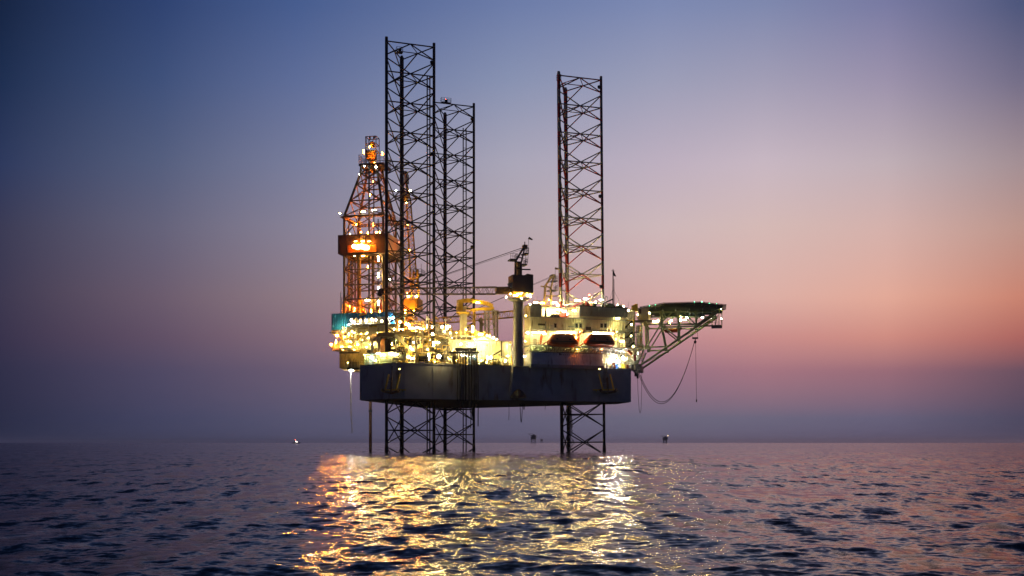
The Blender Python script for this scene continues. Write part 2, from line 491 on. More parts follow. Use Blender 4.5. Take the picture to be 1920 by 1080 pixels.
# ------------------------------------------------------------------ sea
def build_sea():
    rng = np.random.RandomState(7)
    # radii: fine close by, coarser far out
    r = [7.0]
    while r[-1] < 1100:
        x = r[-1]
        r.append(x + max(0.03, min(x * x / 2527.0 * 0.30, 0.0055 * x)))
    r = np.array(r + [1300, 1700, 2300, 3200, 4500, 7000, 11000, 18000, 30000, 45000])
    dense = np.radians(np.linspace(-33.5, 33.5, 960))
    sparse = np.radians(np.array([40, 50, 65, 85, 110, 140, 180, 220, 250, 275, 295, 310, 320]))
    th = np.concatenate([dense, sparse])
    nr, nt = len(r), len(th)
    RR, TT = np.meshgrid(r, th, indexing='ij')
    X = (RR * np.sin(TT)); Y = (RR * np.cos(TT))
    dr = np.gradient(r)[:, None] * np.ones((1, nt))
    lat = r[:, None] * np.radians(67 / 960.0)
    inside = np.ones(nt); inside[len(dense):] = 0.0
    inside[:12] = np.linspace(0, 1, 12); inside[len(dense) - 12:len(dense)] = np.linspace(1, 0, 12)
    Z = np.zeros_like(X); DX = np.zeros_like(X); DY = np.zeros_like(X)
    nw = 120
    lam = np.exp(np.linspace(np.log(0.28), np.log(13.0), nw)) * rng.uniform(0.95, 1.05, nw)
    for L in lam:
        spread = 0.62 if L < 3 else 0.42
        ang = rng.normal(0.12, spread)
        k = 2 * math.pi / L
        # slope rms per log-interval
        s = 0.0175 * (1.0 if L < 3.0 else (3.0 / L) ** 0.9)
        A = s / k
        kx, ky = k * math.sin(ang), k * math.cos(ang)
        ph = rng.uniform(0, 2 * math.pi)
        # fade waves the mesh cannot carry
        w = np.clip((L / (dr * abs(math.cos(ang)) + lat * abs(math.sin(ang)) + 1e-6) - 2.2) / 2.5, 0, 1)
        arg = kx * X + ky * Y + ph
        Z += A * w * np.sin(arg)
        ch = 1.0 * A * w * np.cos(arg)
        DX += ch * math.sin(ang); DY += ch * math.cos(ang)
    # gusts: calmer and rougher patches
    g = 0.88 + 0.14 * np.sin(X * 0.031 + 1.1 + 0.6 * np.sin(Y * 0.017)) * np.sin(Y * 0.045 + 0.4) + 0.07 * np.sin(X * 0.11 + Y * 0.05)
    g = np.clip(g, 0.35, 1.3) * inside[None, :]
    Z *= g; X = X + DX * g; Y = Y + DY * g
    vs = np.stack([X, Y, Z], -1).reshape(-1, 3)
    n0 = len(vs)
    idx = np.arange(nr * nt).reshape(nr, nt)
    a = idx[:-1, :]; b = idx[1:, :]
    a2 = np.roll(a, -1, 1); b2 = np.roll(b, -1, 1)
    quads = np.stack([a, a2, b2, b], -1).reshape(-1, 4)
    # centre fan
    ring = idx[0]; ring2 = np.roll(ring, -1)
    tris = np.stack([np.full(nt, n0), ring2, ring], -1)
    vs = np.vstack([vs, [[0, 0, 0]]])
    me = bpy.data.meshes.new('sea_water')
    me.vertices.add(len(vs)); me.vertices.foreach_set('co', vs.astype(np.float32).ravel())
    loops = np.concatenate([quads.ravel(), tris.ravel()])
    me.loops.add(len(loops)); me.loops.foreach_set('vertex_index', loops.astype(np.int32))
    nq, ntr = len(quads), len(tris)
    me.polygons.add(nq + ntr)
    st = np.concatenate([np.arange(nq) * 4, nq * 4 + np.arange(ntr) * 3]).astype(np.int32)
    me.polygons.foreach_set('loop_start', st)
    me.polygons.foreach_set('use_smooth', np.ones(nq + ntr, dtype=bool))
    me.update(calc_edges=True); me.validate()
    m, N, L = new_mat('sea_water')
    p = N['Principled BSDF']
    p.inputs['Base Color'].default_value = (0.006, 0.014, 0.024, 1)
    p.inputs['Roughness'].default_value = 0.095
    p.inputs['IOR'].default_value = 1.33
    gp = N.new('ShaderNodeNewGeometry')
    prev = None
    for (scale, sx, k, det) in ((0.05, 6.0, 0.30, 2), (0.12, 11.0, 0.45, 2), (0.18, 5.0, 0.62, 3), (0.5, 2.4, 0.52, 3), (1.6, 0.8, 0.32, 2), (4.0, 0.55, 0.46, 2), (10.0, 0.55, 0.50, 2)):
        mp = N.new('ShaderNodeMapping'); mp.inputs['Scale'].default_value = (sx, 1.0, 1.0)
        mp.inputs['Rotation'].default_value = (0, 0, 0.12)
        L.new(gp.outputs['Position'], mp.inputs[0])
        no = N.new('ShaderNodeTexNoise'); no.inputs['Scale'].default_value = scale; no.inputs['Detail'].default_value = det
        no.inputs['Distortion'].default_value = 0.3
        L.new(mp.outputs[0], no.inputs['Vector'])
        su = N.new('ShaderNodeVectorMath'); su.operation = 'SUBTRACT'; su.inputs[1].default_value = (0.5, 0.5, 0.5)
        L.new(no.outputs['Color'], su.inputs[0])
        mu = N.new('ShaderNodeVectorMath'); mu.operation = 'MULTIPLY'; mu.inputs[1].default_value = (k * 0.75, k, 0)
        L.new(su.outputs[0], mu.inputs[0])
        ad = N.new('ShaderNodeVectorMath'); ad.operation = 'ADD'
        L.new(prev if prev is not None else gp.outputs['Normal'], ad.inputs[0]); L.new(mu.outputs[0], ad.inputs[1])
        prev = ad.outputs[0]
    nz = N.new('ShaderNodeVectorMath'); nz.operation = 'NORMALIZE'; L.new(prev, nz.inputs[0])
    prev = nz.outputs[0]
    L.new(prev, p.inputs['Normal'])
    me.materials.append(m)
    o = bpy.data.objects.new('sea_water', me); C.objects.link(o)
    o['kind'] = 'structure'; o['label'] = 'dark choppy sea reflecting the lights of the rig'
    return o


build_sea()

exec_parts = []
# ------------------------------------------------------------------ hull
ZB, ZT = 13.2, 21.8
HULL = [(-6.0, -10.5), (57.0, -10.5), (58.6, 1.2), (26.2, 47.4), (14.85, 46.9), (-12.1, -0.2)]
hull = thing('rig_hull', 'dark grey slab hull of the drilling rig, raised above the sea on lattice legs', 'rig hull', R, (20, 10, ZB))
mb = MB().prism(HULL, ZB, ZT - 0.15); mb.build('hull_shell', 'hull_paint', hull)
ins = [(p[0] + (22 - p[0]) * 0.004, p[1] + (12 - p[1]) * 0.004) for p in HULL]
MB().prism(ins, ZT - 0.15, ZT).build('deck_plate', 'deck_paint', hull)
MB().prism([(p[0] + (22 - p[0]) * 0.01, p[1] + (12 - p[1]) * 0.01) for p in HULL], ZB - 0.12, ZB).build('bottom_plate', 'hull_bottom', hull)
mb = MB()
for i in range(6):
    a, b = HULL[i], HULL[(i + 1) % 6]
    mb.bar((a[0], a[1], ZT - 0.05), (b[0], b[1], ZT - 0.05), 0.24, 0.22)
mb.build('deck_edge_beam', 'hull_paint', hull)
for i in (0, 1, 4, 5):
    a, b = HULL[i], HULL[(i + 1) % 6]
    if i == 0:
        MB().rail([(a[0], a[1] + 0.3, ZT), (31, a[1] + 0.3, ZT)]).build('deck_railing', 'yellow_paint', hull)
        MB().rail([(49.2, a[1] + 0.3, ZT), (57, a[1] + 0.3, ZT)]).build('deck_railing', 'yellow_paint', hull)
    else:
        MB().rail([(a[0], a[1], ZT), (b[0], b[1], ZT)]).build('deck_railing', 'yellow_paint', hull)
# plate seams: shallow doubler strips on the near side
for k in range(9):
    u = -3.0 + k * 7.0
    MB().box((u, -10.5, ZB + 0.3), (u + 0.18, -10.56, ZT - 0.4)).build('hull_rib', 'hull_paint', hull)
lamps(hull, R, [
    (823, 668, -11.0, 'flood', 0.62, 'round'), (804, 669, -9.2, 'white', 0.4, 'vert'), (766, 669, -9.2, 'yellow', 0.5, 'round'),
    (773, 672, -9.4, 'white', 0.3, 'tube'), (920, 670, -9.0, 'flood', 0.36, 'round'), (912, 679, -9.6, 'yellow', 0.3, 'round'),
    (902, 677, -9.6, 'yellow', 0.28, 'round'), (948, 676, -8.5, 'flood', 0.40, 'round'), (855, 676, -9.0, 'yellow', 0.24, 'round'),
    (742, 664, -9.2, 'white', 0.30, 'tube'),
    (1146, 676, -9.0, 'arc', 0.34, 'round'), (1158, 677, -9.2, 'arc', 0.34, 'round'), (1168, 671, -8.2, 'arc', 0.34, 'round'),
    (1152, 668, -6.5, 'flood', 0.32, 'tube'), (1184, 664, -7.8, 'white', 0.26, 'round'), (1196, 663, -6.5, 'cool', 0.3, 'round'),
])

# ------------------------------------------------------------------ legs
SP = 12.06                      # chord spacing
BAY = 7.40


def leg(label, cu, cv, z_top_h, mat, bands=False, tilt=0.0, zmin=-4.0):
    t = thing('lattice_tower', label, 'lattice tower', R, (cu, cv, 0), 'lattice legs of the rig')
    ax = [(cu - SP / 2, cv - SP / (2 * math.sqrt(3))), (cu + SP / 2, cv - SP / (2 * math.sqrt(3))), (cu, cv + SP / math.sqrt(3))]
    ztop = z_top_h + 1.0
    def m_at(z):
        if not bands or z < ZT: return mat
        f = ((z_top_h - z) / BAY) % 1.0
        return 'red_paint' if f < 0.5 else 'cream'
    for a in ax:
        if not bands:
            strut(t, 'chord', (a[0], a[1], zmin), (a[0], a[1], ztop), 0.36, mat, 12)
        else:
            z = ztop
            strut(t, 'chord', (a[0], a[1], zmin), (a[0], a[1], ZT), 0.36, mat, 12)
            edges = [ZT]
            k = 0
            while z_top_h - k * BAY / 2 > ZT:
                edges.append(z_top_h - k * BAY / 2); k += 1
            edges = sorted(edges) + [ztop]
            for z0, z1 in zip(edges[:-1], edges[1:]):
                if z1 - z0 > 0.05: strut(t, 'chord', (a[0], a[1], z0), (a[0], a[1], z1), 0.36, m_at((z0 + z1) / 2), 12)
        mb = MB()                                     # rack teeth along the chord
        z = zmin
        d = Vector((a[0] - cu, a[1] - cv)).normalized()
        s_ = Vector((-d.y, d.x))
        for sgn in (-1, 1):
            c = Vector((a[0], a[1])) + s_ * sgn * 0.45
            mb.box((c.x - 0.07, c.y - 0.07, zmin), (c.x + 0.07, c.y + 0.07, ztop - 0.3))
        mb.build('rack', 'dark_steel', t)
    for a in ax:
        MB().lathe((a[0], a[1], 0), [(.41, -3), (.46, -1), (.49, .3), (.45, 1.0), (.42, 1.7), (.405, 2.0)], n=12).build('marine_growth', 'pipe_rust', t)
    nb = int((z_top_h - zmin) / BAY) + 1
    for k in range(nb):
        z = z_top_h - k * BAY
        if z < zmin: break
        mids = []
        for i in range(3):
            a, b = ax[i], ax[(i + 1) % 3]
            mid = ((a[0] + b[0]) / 2, (a[1] + b[1]) / 2)
            mids.append(mid)
            strut(t, 'horizontal_brace', (a[0], a[1], z), (b[0], b[1], z), 0.16, m_at(z + 0.1) if k else m_at(z - 0.1))
            for c in (a, b):
                if k > 0: strut(t, 'diagonal_brace', (mid[0], mid[1], z), (c[0], c[1], z + BAY / 2 - 0.38), 0.15, m_at(z + 1.5))
                zl = z - BAY / 2 + 0.38
                strut(t, 'diagonal_brace', (mid[0], mid[1], z), (c[0], c[1], zl), 0.15, m_at(z - 1.5))
        for i in range(3):
            strut(t, 'inner_brace', (mids[i][0], mids[i][1], z), (mids[(i + 1) % 3][0], mids[(i + 1) % 3][1], z), 0.11, m_at(z + 0.1) if k else m_at(z - 0.1), 6)
    if tilt: t.rotation_euler[1] = math.radians(tilt)
    return t, ax, ztop


la, axa, zta = leg('tall black lattice leg nearest the drilling derrick, reaching highest of the three', 0, 0, 101.9, 'dark_steel')
lb, axb, ztb = leg('black lattice leg standing just right of and behind the tallest leg', 20.9, 36.5, 101.2, 'dark_steel')
lc, axc, ztc = leg('lattice leg banded in red and cream above the accommodation block', 46.5, 0.0, 98.9, 'dark_steel', True, -0.55)
for (t, px0, px1, top, v) in ((la, 801, 806, 97, 3.0), (lb, 868.5, 874, 97, 40.0)):
    for px in (px0, px1):
        p = R.at(px, 400, v)
        strut(t, 'riser_pipe', (p.x, p.y, -3), (p.x, p.y, top), 0.17, 'dark_steel')
    p0, p1 = R.at(px0, 400, v), R.at(px1, 400, v)
    mb = MB()
    z = 0.0
    while z < top:
        mb.bar((p0.x, p0.y, z), (p1.x, p1.y, z), 0.12, 0.12); z += 2.6
    mb.build('pipe_clamp', 'dark_steel', t)
# small maintenance baskets near the leg tops
def basket(t, p, w, col=None):
    p = Vector(p)
    mb = MB().cbox(p, (w, 1.2, 0.15)).rail([p + Vector(c) for c in ((-w / 2, -0.6, 0), (w / 2, -0.6, 0), (w / 2, 0.6, 0), (-w / 2, 0.6, 0), (-w / 2, -0.6, 0))], h=1.3, r=0.045, gap=0.9)
    mb.cbox(p + Vector((0.1, 0, 0.5)), (0.7, 0.5, 0.9))
    mb.build('service_basket', 'dark_steel', t)
basket(la, R.at(749, 99, 5.0), 1.6)
basket(lb, R.at(836, 193, 34.0), 2.9)
basket(lc, R.at(1054, 150, 1.0), 0.9)
o = lamp(lb, R.at(836, 187, 34.0), 'red', 0.22); o = None
mb = MB(); p = R.at(1053, 400, 0.5)
mb.ladder((p.x, p.y, 40), (p.x, p.y, 97), (1, 0, 0), 0.7, 0.9, 0.05).build('ladder', 'galvanised', lc)
for t, ax, zs in ((la, axa, (98, 75)), (lb, axb, (97.5, 60)), (lc, axc, (97, 68, 44))):
    for z in zs:
        a = ax[1]
        MB().lathe((a[0] - 0.6, a[1], z), [(0.1, -0.5), (0.4, -0.25), (0.45, 0.25), (0.1, 0.5)], n=8).build('chord_stop', 'dark_steel', t)

# ------------------------------------------------------------------ derrick
DV = -5.35
dL, dR = S.at(645.5, 500, DV).x, S.at(718.5, 500, DV).x
dcx, dh = (dL + dR) / 2, (dR - dL) / 2


def dz(py): return S.at(690, py, DV).z


derrick = thing('drilling_derrick', 'tapering lattice drilling derrick with glowing orange sign, standing over the blue walled drill floor', 'derrick', S, (dcx, 0, dz(588)))
LEV = [(588, 1.0), (560, 1.0), (533, 1.0), (504, 1.0), (478, 1.0), (440, 1.0), (403, 1.0), (373, 0.80), (340, 0.585), (318, 0.44), (300, 0.40)]
cx_top = S.at(692.5, 300, -2.2).x


def dcorner(k, i):
    py, f = LEV[k]
    sx, sy = ((-1, -1), (1, -1), (1, 1), (-1, 1))[i]
    cxx = dcx + (cx_top - dcx) * max(0, (1 - f) / 0.6)
    return Vector((cxx + sx * dh * f, sy * 5.35 * f, dz(py)))


for k in range(len(LEV) - 1):
    for i in range(4):
        j = (i + 1) % 4
        strut(derrick, 'derrick_leg', dcorner(k, i), dcorner(k + 1, i), 0.34, 'derrick_steel')
        strut(derrick, 'girt', dcorner(k, i), dcorner(k, j), 0.19, 'derrick_steel')
        if k % 2 == 0 or LEV[k][1] < 1:
            strut(derrick, 'diagonal_brace', dcorner(k, i), dcorner(k + 1, j), 0.15, 'derrick_steel')
            strut(derrick, 'diagonal_brace', dcorner(k, j), dcorner(k + 1, i), 0.15, 'derrick_steel')
        else:
            mid = (dcorner(k + 1, i) + dcorner(k + 1, j)) / 2
            strut(derrick, 'diagonal_brace', dcorner(k, i), mid, 0.15, 'derrick_steel')
            strut(derrick, 'diagonal_brace', dcorner(k, j), mid, 0.15, 'derrick_steel')
for (px, r, m) in ((672, 0.36, 'derrick_steel'), (675.5, 0.2, 'crane_orange'), (692, 0.22, 'dark_steel'), (701, 0.16, 'dark_steel'), (699.5, 0.40, 'derrick_steel'), (654, 0.16, 'crane_orange'), (709, 0.14, 'dark_steel')):
    p = S.at(px, 500, -3.5 if px < 705 else -5.6)
    MB().tube((p.x, p.y, dz(588)), (p.x, p.y, dz(478 if r > 0.3 else 412 if px != 692 and px != 701 else 305)), r, n=10).build('guide_track', m, derrick)
# racked drill pipe behind the windwall
rnd = random.Random(3)
mb = MB()
for k in range(60):
    px = rnd.uniform(650, 668) if k % 2 else rnd.uniform(716, 733)
    p = S.at(px, 560, rnd.uniform(-1, 4))
    mb.tube((p.x, p.y, dz(586)), (p.x, p.y, dz(rnd.uniform(428, 445))), 0.075, n=5)
o = mb.build('racked_pipe', 'derrick_steel', derrick); o['kind'] = 'stuff'
# windwall round the monkey board: four panels
wx0, wx1 = S.at(633.5, 460, -7.0).x, S.at(727.5, 460, -7.0).x
z0w, z1w, zc = dz(479.5), dz(441), dz(476)
MB().extrude([(wx0 + 1.6, -7.0, z0w - 0.15), (wx1, -7.0, z0w + 0.35), (wx1, -7.0, z1w), (wx0, -7.0, z1w), (wx0, -7.0, z0w + 0.5)], (0, 0.12, 0)).build('windwall_panel', 'wind_brown', derrick)
MB().box((wx1 - 0.12, -6.87, z0w + 0.2), (wx1, 7.0, z1w)).build('windwall_panel', 'cream', derrick)
MB().box((wx0, -6.87, z0w + 0.5), (wx0 + 0.12, 7.0, z1w)).build('windwall_panel', 'wind_brown', derrick)
MB().box((wx0 + 0.13, 6.88, z0w + 0.5), (wx1 - 0.13, 7.0, z1w)).build('windwall_panel', 'cream', derrick)
mb = MB()
for x in np.linspace(wx0 + 0.6, wx1 - 0.6, 9):
    mb.box((x - 0.05, -7.05, z0w + 0.6), (x + 0.05, -7.002, z1w - 0.1))
mb.build('panel_stiffener', 'wind_brown', derrick)
mb = MB()
for i in range(7):
    y = -6.5 + i * 2.1
    mb.box((wx0 + 0.3, y, z0w + 0.3), (wx1 - 0.3, y + 1.4, z0w + 0.42)) if i not in (2, 3) else mb.box((wx0 + 0.3, y, z0w + 0.3), (wx0 + 3.4, y + 1.4, z0w + 0.42)).box((wx1 - 3.4, y, z0w + 0.3), (wx1 - 0.3, y + 1.4, z0w + 0.42))
mb.build('monkey_board', 'derrick_steel', derrick)
# the illuminated sign: orange board, over-bright cloud of lettering, two small red marks
s0, s1 = S.at(652, 474, -7.3), S.at(705, 458, -7.3)
MB().box((s0.x, -7.3, s0.z), (s1.x, -7.05, s1.z)).build('sign_board', 'sign_orange', derrick)
a, b = S.at(664, 458.5, -7.32), S.at(686, 453.5, -7.32)
MB().extrude([(a.x, -7.3, s1.z), (b.x, -7.3, s1.z), (b.x - 0.6, -7.3, b.z), (a.x + 0.6, -7.3, b.z)], (0, 0.2, 0)).build('sign_board', 'sign_orange', derrick)
mb = MB()
for (px, py, rx, ry) in ((664, 462, 4.6, 4.3), (671, 463.5, 6, 4.8), (678, 462, 5.5, 5), (685, 464, 6.5, 5), (689, 464.5, 4, 4.5)):
    c = S.at(px, py, -7.36); n = 12
    mb.extrude([(c.x + rx * 0.145 * math.cos(2 * math.pi * k / n), -7.42, c.z + ry * 0.145 * math.sin(2 * math.pi * k / n)) for k in range(n)], (0, 0.1, 0))
mb.build('sign_lettering', 'sign_letters', derrick)
for px in (671, 675):
    c = S.at(px, 468, -7.46)
    MB().extrude([(c.x - 0.22, -7.46, c.z + 0.16), (c.x + 0.22, -7.46, c.z + 0.16), (c.x, -7.46, c.z - 0.2)], (0, 0.05, 0)).build('sign_mark', 'red_paint', derrick)
a, b = S.at(676.5, 442, -7.6), S.at(683, 452, -7.6)
MB().box((a.x, -7.9, b.z), (b.x, -7.1, a.z)).build('sign_lamp_bracket', 'cream', derrick)
# platform ring at the foot of the taper
zp = dz(405)
mb = MB()
x0, x1 = S.at(638, 403, -6.4).x, S.at(727, 403, -6.4).x
for (p, q) in (((x0, -6.4), (x1, -5.3)), ((x0, 5.3), (x1, 6.4)), ((x0, -5.3), (x0 + 1.1, 5.3)), ((x1 - 1.1, -5.3), (x1, 5.3))):
    mb.box((p[0], p[1], zp - 0.25), (q[0], q[1], zp))
mb.rail([(x0, -6.4, zp), (x1, -6.4, zp), (x1, 6.4, zp), (x0, 6.4, zp), (x0, -6.4, zp)], r=0.045)
mb.build('derrick_platform', 'derrick_steel', derrick)
# crown: water table, rails, crown block, gin pole frame, aerial
zc0, zc1 = dz(302), dz(284)
xa, xb = S.at(672.5, 300, -3.2).x, S.at(719, 300, -3.2).x
MB().box((xa, -3.2, zc0 - 0.5), (xb, 3.2, zc0 + 0.1)).build('water_table', 'derrick_steel', derrick)
mb = MB().rail([(xa, -3.2, zc0 + .1), (xb, -3.2, zc0 + .1), (xb, 3.2, zc0 + .1), (xa, 3.2, zc0 + .1), (xa, -3.2, zc0 + .1)], h=2.4, r=0.05, gap=0.8, mids=4)
mb.build('crown_railing', 'derrick_steel', derrick)
c = S.at(696, 293, 0)
mb = MB().cbox((c.x, 0, c.z), (2.6, 2.2, 1.8))
for k in range(5): mb.lathe_x((c.x - 1.0 + k * 0.5, 0, c.z + 0.9), [(0.85, -0.12), (0.7, 0), (0.85, 0.12)], n=14)
mb.build('crown_block', 'yellow_paint', derrick)
c = S.at(698, 311, -1)
MB().lathe((c.x, -1, c.z), [(0.3, -1.6), (0.9, -1.2), (1.0, 0.6), (0.6, 1.2), (0.5, 1.5)], n=12).build('travelling_block', 'yellow_paint', derrick)
g0, g1 = S.at(688.5, 259, 0), S.at(708, 285, 0)
mb = MB()
for x in (g0.x, g1.x):
    for y in (-1.3, 1.3): mb.tube((x, y, zc0), (x, y, g0.z), 0.11, n=6)
for z in (g0.z, (g0.z + g1.z) / 2, g1.z):
    for y in (-1.3, 1.3): mb.bar((g0.x, y, z), (g1.x, y, z), 0.18, 0.18)
    for x in (g0.x, g1.x): mb.bar((x, -1.3, z), (x, 1.3, z), 0.16, 0.16)
mb.tube((g0.x, -1.3, g1.z), (g1.x, -1.3, g0.z), 0.08).tube((g1.x, 1.3, g1.z), (g0.x, 1.3, g0.z), 0.08)
mb.build('gin_pole_frame', 'derrick_steel', derrick)
c = S.at(698, 271, 0)
mb = MB().lathe((c.x, 0, c.z), [(0.2, -0.9), (0.8, -0.6), (0.8, 0.5), (0.2, 0.9)], n=10).cbox((c.x - 0.7, 0, c.z + 1.9), (0.4, 0.4, 0.6)).cbox((c.x + 0.5, 0, c.z + 1.9), (0.4, 0.4, 0.6))
mb.build('crown_sheave', 'crane_orange', derrick)
p = S.at(687.5, 300, -1.5)
MB().tube((p.x, -1.5, zc0), (p.x, -1.5, dz(248.5)), 0.12, 0.08).build('aerial', 'dark_steel', derrick)
lamps(derrick, S, [
    (682, 284, -3.3, 'orange', 0.26, 'vert'), (717, 288, -3.0, 'orange', 0.20, 'vert'), (697, 284, 0.4, 'yellow', 0.20, 'vert'), (693, 275, -1.2, 'yellow', 0.17, 'vert'),
    (701, 306, -1.6, 'yellow', 0.3, 'tube'), (683, 311, -3.0, 'cool', 0.3, 'round'), (705, 313, -3.0, 'cool', 0.3, 'round'), (673, 327, -3.4, 'white', 0.15, 'round'),
    (637.5, 400, -6.4, 'white', 0.26, 'round'), (681, 397, -5, 'white', 0.24, 'tube'), (701, 394, -5, 'white', 0.3, 'tube'), (656, 439, -6.2, 'white', 0.16, 'round'),
    (709.5, 485, -5.7, 'white', 0.36, 'vert'), (709.5, 516, -5.7, 'white', 0.36, 'vert'), (709.5, 541, -5.7, 'white', 0.3, 'vert'), (709.5, 568, -5.7, 'white', 0.36, 'vert'),
    (689, 563, -5.0, 'yellow', 0.34, 'tube'), (665, 479.5, -6.0, 'white', 0.15, 'round'), (681, 480, -6.0, 'yellow', 0.2, 'tube'),
    (668, 420, 2.0, 'orange', 0.21, 'vert'), (700, 421, 1.0, 'orange', 0.21, 'vert'), (712, 436, -3.0, 'orange', 0.21, 'vert'), (690, 437, 0, 'orange', 0.17, 'vert'),
    (694, 365, 2.0, 'orange', 0.16, 'vert'), (700, 340, 1.5, 'orange', 0.14, 'vert'),
    (655, 576, -3.0, 'orange', 0.26, 'vert'), (665, 580, -5.0, 'orange', 0.23, 'vert'), (696, 583, -4.5, 'orange', 0.26, 'vert'), (712, 585, -5.6, 'orange', 0.26, 'vert'),
    (725, 560, 0.0, 'orange', 0.20, 'vert'), (660, 520, 3.0, 'orange', 0.17, 'vert'), (690, 500, 3.0, 'orange', 0.17, 'vert'),
    (680, 452.5, -9.0, 'yellow', 0.22, 'tube'), (667, 452.5, -8.8, 'orange', 0.2, 'tube'), (692, 452.5, -8.8, 'orange', 0.2, 'tube'),
    (733, 466, -2.0, 'lime', 0.2, 'round'), (731, 524, -2.5, 'white', 0.2, 'round'),
])

for (px, py, d, r_, tilt) in ((662, 584, 2.0, .42, -80), (700, 584, 2.5, .42, -80), (716, 584, -1.0, .36, -80), (676, 436, 1.0, .42, -80), (706, 436, 1.5, .38, -80)):
    h = lamp(derrick, S.at(px, py, d), 'orange', r_); h.rotation_euler = (math.radians(tilt), 0, 0)
# ------------------------------------------------------------------ drill floor, substructure and cantilever
FV = -8.2
fz = lambda py: S.at(680, py, FV).z
fx = lambda px, v=FV: S.at(px, 600, v).x
drill = thing('drill_floor', 'drill floor behind a blue corrugated wall, carried on a cantilever at the stern', 'drill floor', S, (0, 0, fz(655)))
MB().corr((fx(622), FV), (fx(741), FV), fz(617), fz(586.5), 0.62, 0.16, 0.1).build('blue_windwall', 'blue_wall', drill)
MB().corr((fx(741), FV + .1), (fx(741), 8), fz(612), fz(586.5), 0.62, 0.16, 0.1).build('blue_windwall', 'blue_wall', drill)
MB().corr((fx(622), 8), (fx(622), FV + .1), fz(617), fz(586.5), 0.62, 0.16, 0.1).build('blue_windwall', 'blue_wall', drill)
MB().box((fx(623), FV + 0.3, fz(619)), (fx(740), 8, fz(617.5))).build('floor_slab', 'deck_paint', drill)
MB().box((fx(640), -6.2, fz(590)), (fx(728), 6, fz(588))).build('rig_floor', 'deck_paint', drill)
a, b = S.at(674, 592, FV - 0.5), S.at(687, 588, FV - 0.5)
MB().bar((a.x, FV - 0.5, a.z), (b.x, FV - 0.5, b.z), 0.3, 0.36).build('yellow_beam', 'yellow_paint', drill)
MB().bar((b.x - 0.1, FV - 0.5, b.z), (b.x - 0.1, FV - 0.2, b.z), 0.2, 0.2).tube((b.x - .15, FV - .5, b.z - .2), (b.x - .15, FV - .5, b.z - 1.6), 0.05).build('beam_hook', 'dark_steel', drill)
# floor-level machinery seen over the wall
rnd = random.Random(11)
mats = ['crane_orange', 'red_paint', 'derrick_steel', 'white_paint', 'crane_tan', 'galvanised']
for k in range(16):
    px = rnd.uniform(640, 724); v = rnd.uniform(-4.5, 3); p = S.at(px, 588, v)
    h = rnd.uniform(1.2, 5.5); w = rnd.uniform(0.5, 1.6)
    mb = MB().cbox((p.x, v, fz(588) + h * 0.35), (w, w, h * 0.7)).cbox((p.x, v, fz(588) + h * 0.8), (w * 0.6, w * 0.7, h * 0.3))
    mb.tube((p.x - w, v, fz(588)), (p.x - w, v, fz(588) + h * 1.3), 0.1)
    mb.build('floor_machine', mats[k % 6], drill)
# beige modules and pipework below the wall
for (x0, x1, y0, y1, v, m, nm) in ((622, 636, 618, 626, -7.4, 'cream', 'module'), (636, 650, 617, 624.5, -8.0, 'cream', 'module'), (650, 672, 613, 627, -10.2, 'cream', 'module'),
                               (673, 690, 612, 628, -10.0, 'cream', 'module'), (690, 706, 613, 630, -10.4, 'cream', 'module'), (707, 726, 594, 613, -11, 'cream', 'cabin'),
                               (706, 741, 613, 622, -10.8, 'cream', 'module'), (742, 752, 599, 622, -7, 'cream', 'cabin')):
    a, b = S.at(x0, y1, v), S.at(x1, y0, v)
    mb = MB().box((a.x, v, a.z), (b.x, v + 3.5, b.z))
    n = max(2, int((b.x - a.x) / 0.9))
    for i in range(n + 1):
        x = a.x + (b.x - a.x) * i / n
        mb.box((x - 0.05, v - 0.1, a.z), (x + 0.05, v - 0.003, b.z))
    mb.box((a.x - .05, v - 0.16, b.z - 0.16), (b.x + .05, v - 0.11, b.z + 0.05))
    mb.build(nm, m, drill)
pz = fz(611.5)
MB().box((fx(655, -11.5), -12.2, pz - 0.2), (fx(742, -11.5), -8.4, pz)).build('walkway', 'deck_paint', drill)
MB().rail([(fx(655, -12), -12.1, pz), (fx(706, -12), -12.1, pz)], 1.1, 0.045, 1.0).build('railing', 'yellow_paint', drill)
mb = MB()
for px in (661, 668, 676, 684, 692, 699, 703):
    a = S.at(px, 606, -8.9)
    mb.lathe((a.x, -8.9, pz), [(0.5, 0), (0.55, 0.2), (0.55, 1.6), (0.3, 2.1), (0.1, 2.3)], n=10)
mb.build('gas_bottle_rack', 'white_paint', drill)


def pipework(parent, frame, x0, x1, y0, y1, v0, v1, n, seed, mats, rr=(0.06, 0.2)):
    rnd = random.Random(seed)
    mbs = [MB() for _ in mats]
    for k in range(n):
        px, py, v = rnd.uniform(x0, x1), rnd.uniform(y0, y1), rnd.uniform(v0, v1)
        p = frame.at(px, py, v); mb = mbs[k % len(mats)]; r = rnd.uniform(*rr)
        lo, hi = frame.at(x0, y1, v), frame.at(x1, y0, v)
        pts = [p]
        for j in range(rnd.randint(2, 4)):
            ax = rnd.choice((0, 0, 2, 2, 1)); q = pts[-1].copy()
            q[ax] += rnd.choice((-1, 1)) * rnd.uniform(0.8, 3.2)
            q.x = min(max(q.x, lo.x), hi.x); q.z = min(max(q.z, lo.z), hi.z); q.y = min(max(q.y, v0), v1)
            if (q - pts[-1]).length > 0.3: pts.append(q)
        mb.poly(pts, r, 6)
        if len(pts) > 1:
            e = pts[-1]
            mb.cbox(e, (r * 4, r * 4, r * 3.2))
            if rnd.random() < 0.4: mb.lathe(e + Vector((0, 0, r * 1.5)), [(r * 1.1, 0), (r * 3, r * 2), (r * 3, r * 2.6), (r * 0.4, r * 3)], n=8)
    for mb, m in zip(mbs, mats):
        if mb.f:
            o = mb.build('pipework', m, parent); o['kind'] = 'stuff'


